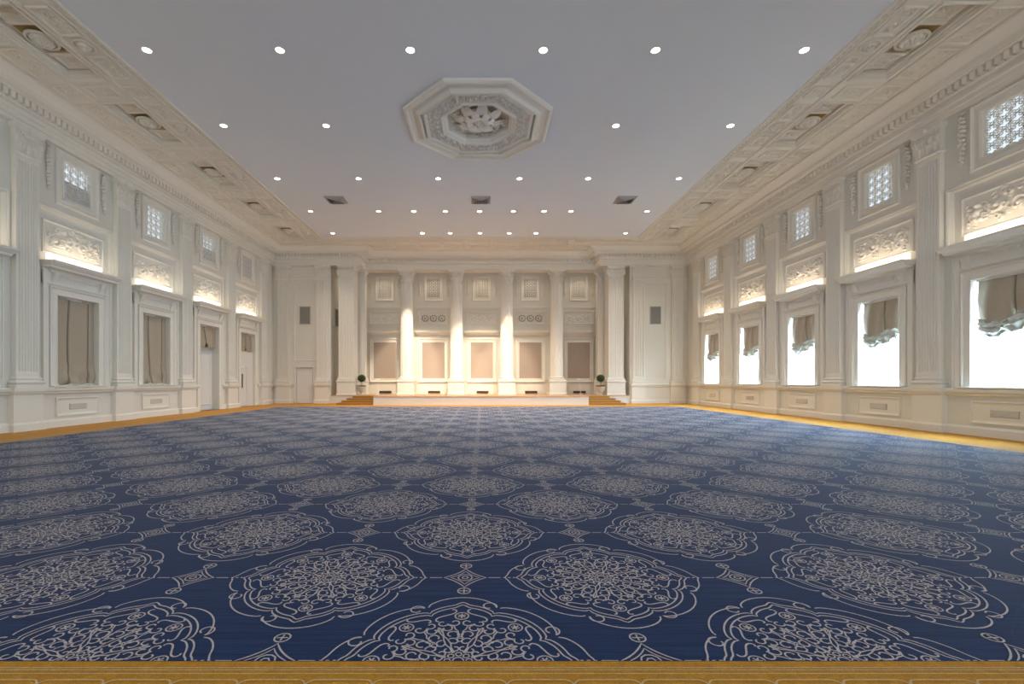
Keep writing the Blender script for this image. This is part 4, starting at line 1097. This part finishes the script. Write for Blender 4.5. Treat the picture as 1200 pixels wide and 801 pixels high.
def fixpts(L):
    out = []
    for pts, wd, cl_ in L: out.append((pts if len(pts) > 2 or cl_ else [pts[0], ((pts[0][0]+pts[1][0])/2, (pts[0][1]+pts[1][1])/2), pts[1]], wd, cl_))
    return out
MED = lines_mesh(fixpts(med_lines())); DIA = lines_mesh(fixpts(dia_lines()))
variants = {}
def place_motif(kind, x, y):
    base_ = MED if kind == 'medallion' else DIA
    cut = (y < Y0+.3, x < -X5+.3, x > X5-.3, y > Y1-.3)
    key = (kind, cut)
    if key not in variants:
        m_ = base_
        if cut[0]: m_ = clip(m_, 1, 1, Y0-y)
        if cut[1]: m_ = clip(m_, 0, 1, -X5-x)
        if cut[2]: m_ = clip(m_, 0, -1, X5-x)
        if cut[3]: m_ = clip(m_, 1, -1, Y1-y)
        m2 = MB(); m2.v = list(m_.v); m2.f = list(m_.f); o = m2.build(kind, M['line'], car); variants[key] = o.data
    else:
        o = bpy.data.objects.new(kind, variants[key]); C.objects.link(o); o.parent = car
    o.location = (x, y, 0)
row = 0; far = MB()
while Y0+row*P_/2 <= Y1+.01:
    y = Y0+row*P_/2; off = 0 if row % 2 == 0 else P_/2
    for k_ in range(-6, 7):
        x = k_*P_+off
        if abs(x) <= X5+.01: place_motif('medallion', x, y)
        xd = k_*P_+P_/2-off if off == 0 else k_*P_
        if abs(xd) <= X5+.01:
            if y < 19: place_motif('diamond', xd, y)
            elif y < Y1-.1 and abs(xd) < X5-.1: far.add([(a+xd, b+y, c) for a, b, c in DIA.v], DIA.f)
    row += 1
far.build('distant_diamond_work', M['line'], car, kind='stuff')
# border lines and cartouches
bm = MB()
def rectline(d, wd): 
    a, b, c, e = -X5-d, X5+d, Y0-d, Y1+d
    for (x0, x1, y0, y1) in ((a-wd/2, b+wd/2, c-wd/2, c+wd/2), (a-wd/2, b+wd/2, e-wd/2, e+wd/2), (a-wd/2, a+wd/2, c, e), (b-wd/2, b+wd/2, c, e)):
        bm.add([(x0,y0,ZL),(x1,y0,ZL),(x1,y1,ZL),(x0,y1,ZL)], [(0,1,2,3)])
for d, wd in ((.055, .007), (.072, .007), (.10, .007), (.42, .007), (.44, .007)): rectline(d, wd)
bm.build('border_stripe', M['goldline'], car, kind='stuff')
cart = MB(); pts = []
for (cx, cy, a0) in ((.11,.08,0),(-.11,.08,PI/2),(-.11,-.08,PI),(.11,-.08,3*PI/2)):
    for i in range(6): a = a0+i*PI/10; pts.append((cx+.045*math.cos(a), cy+.045*math.sin(a)))
cart.ribbon(pts, .009, True, ZL+.0005); cart.ribbon([(p[0]*.8, p[1]*.72) for p in pts], .006, True, ZL+.0005)
c0 = None; x = -X5
n = 0
while x < X5:
    if abs(x) < 3.4:
        if c0 is None: c0 = cart.build('border_cartouche', M['goldline'], car); o = c0
        else: o = bpy.data.objects.new('border_cartouche', c0.data); C.objects.link(o); o.parent = car
        o.location = (x+.155, Y0-.27, 0)
    x += .31
cm = MB(); y = Y0
while y < Y1:
    for s in (-1, 1): cm.add([(-b+s*(X5+.27), a+y, c) for a, b, c in cart.v], cart.f)
    y += .31
cm.build('side_cartouche_work', M['goldline'], car, kind='stuff')
print('objects', len(bpy.data.objects), 'tris', sum(len(m.polygons)*2 for m in bpy.data.meshes))
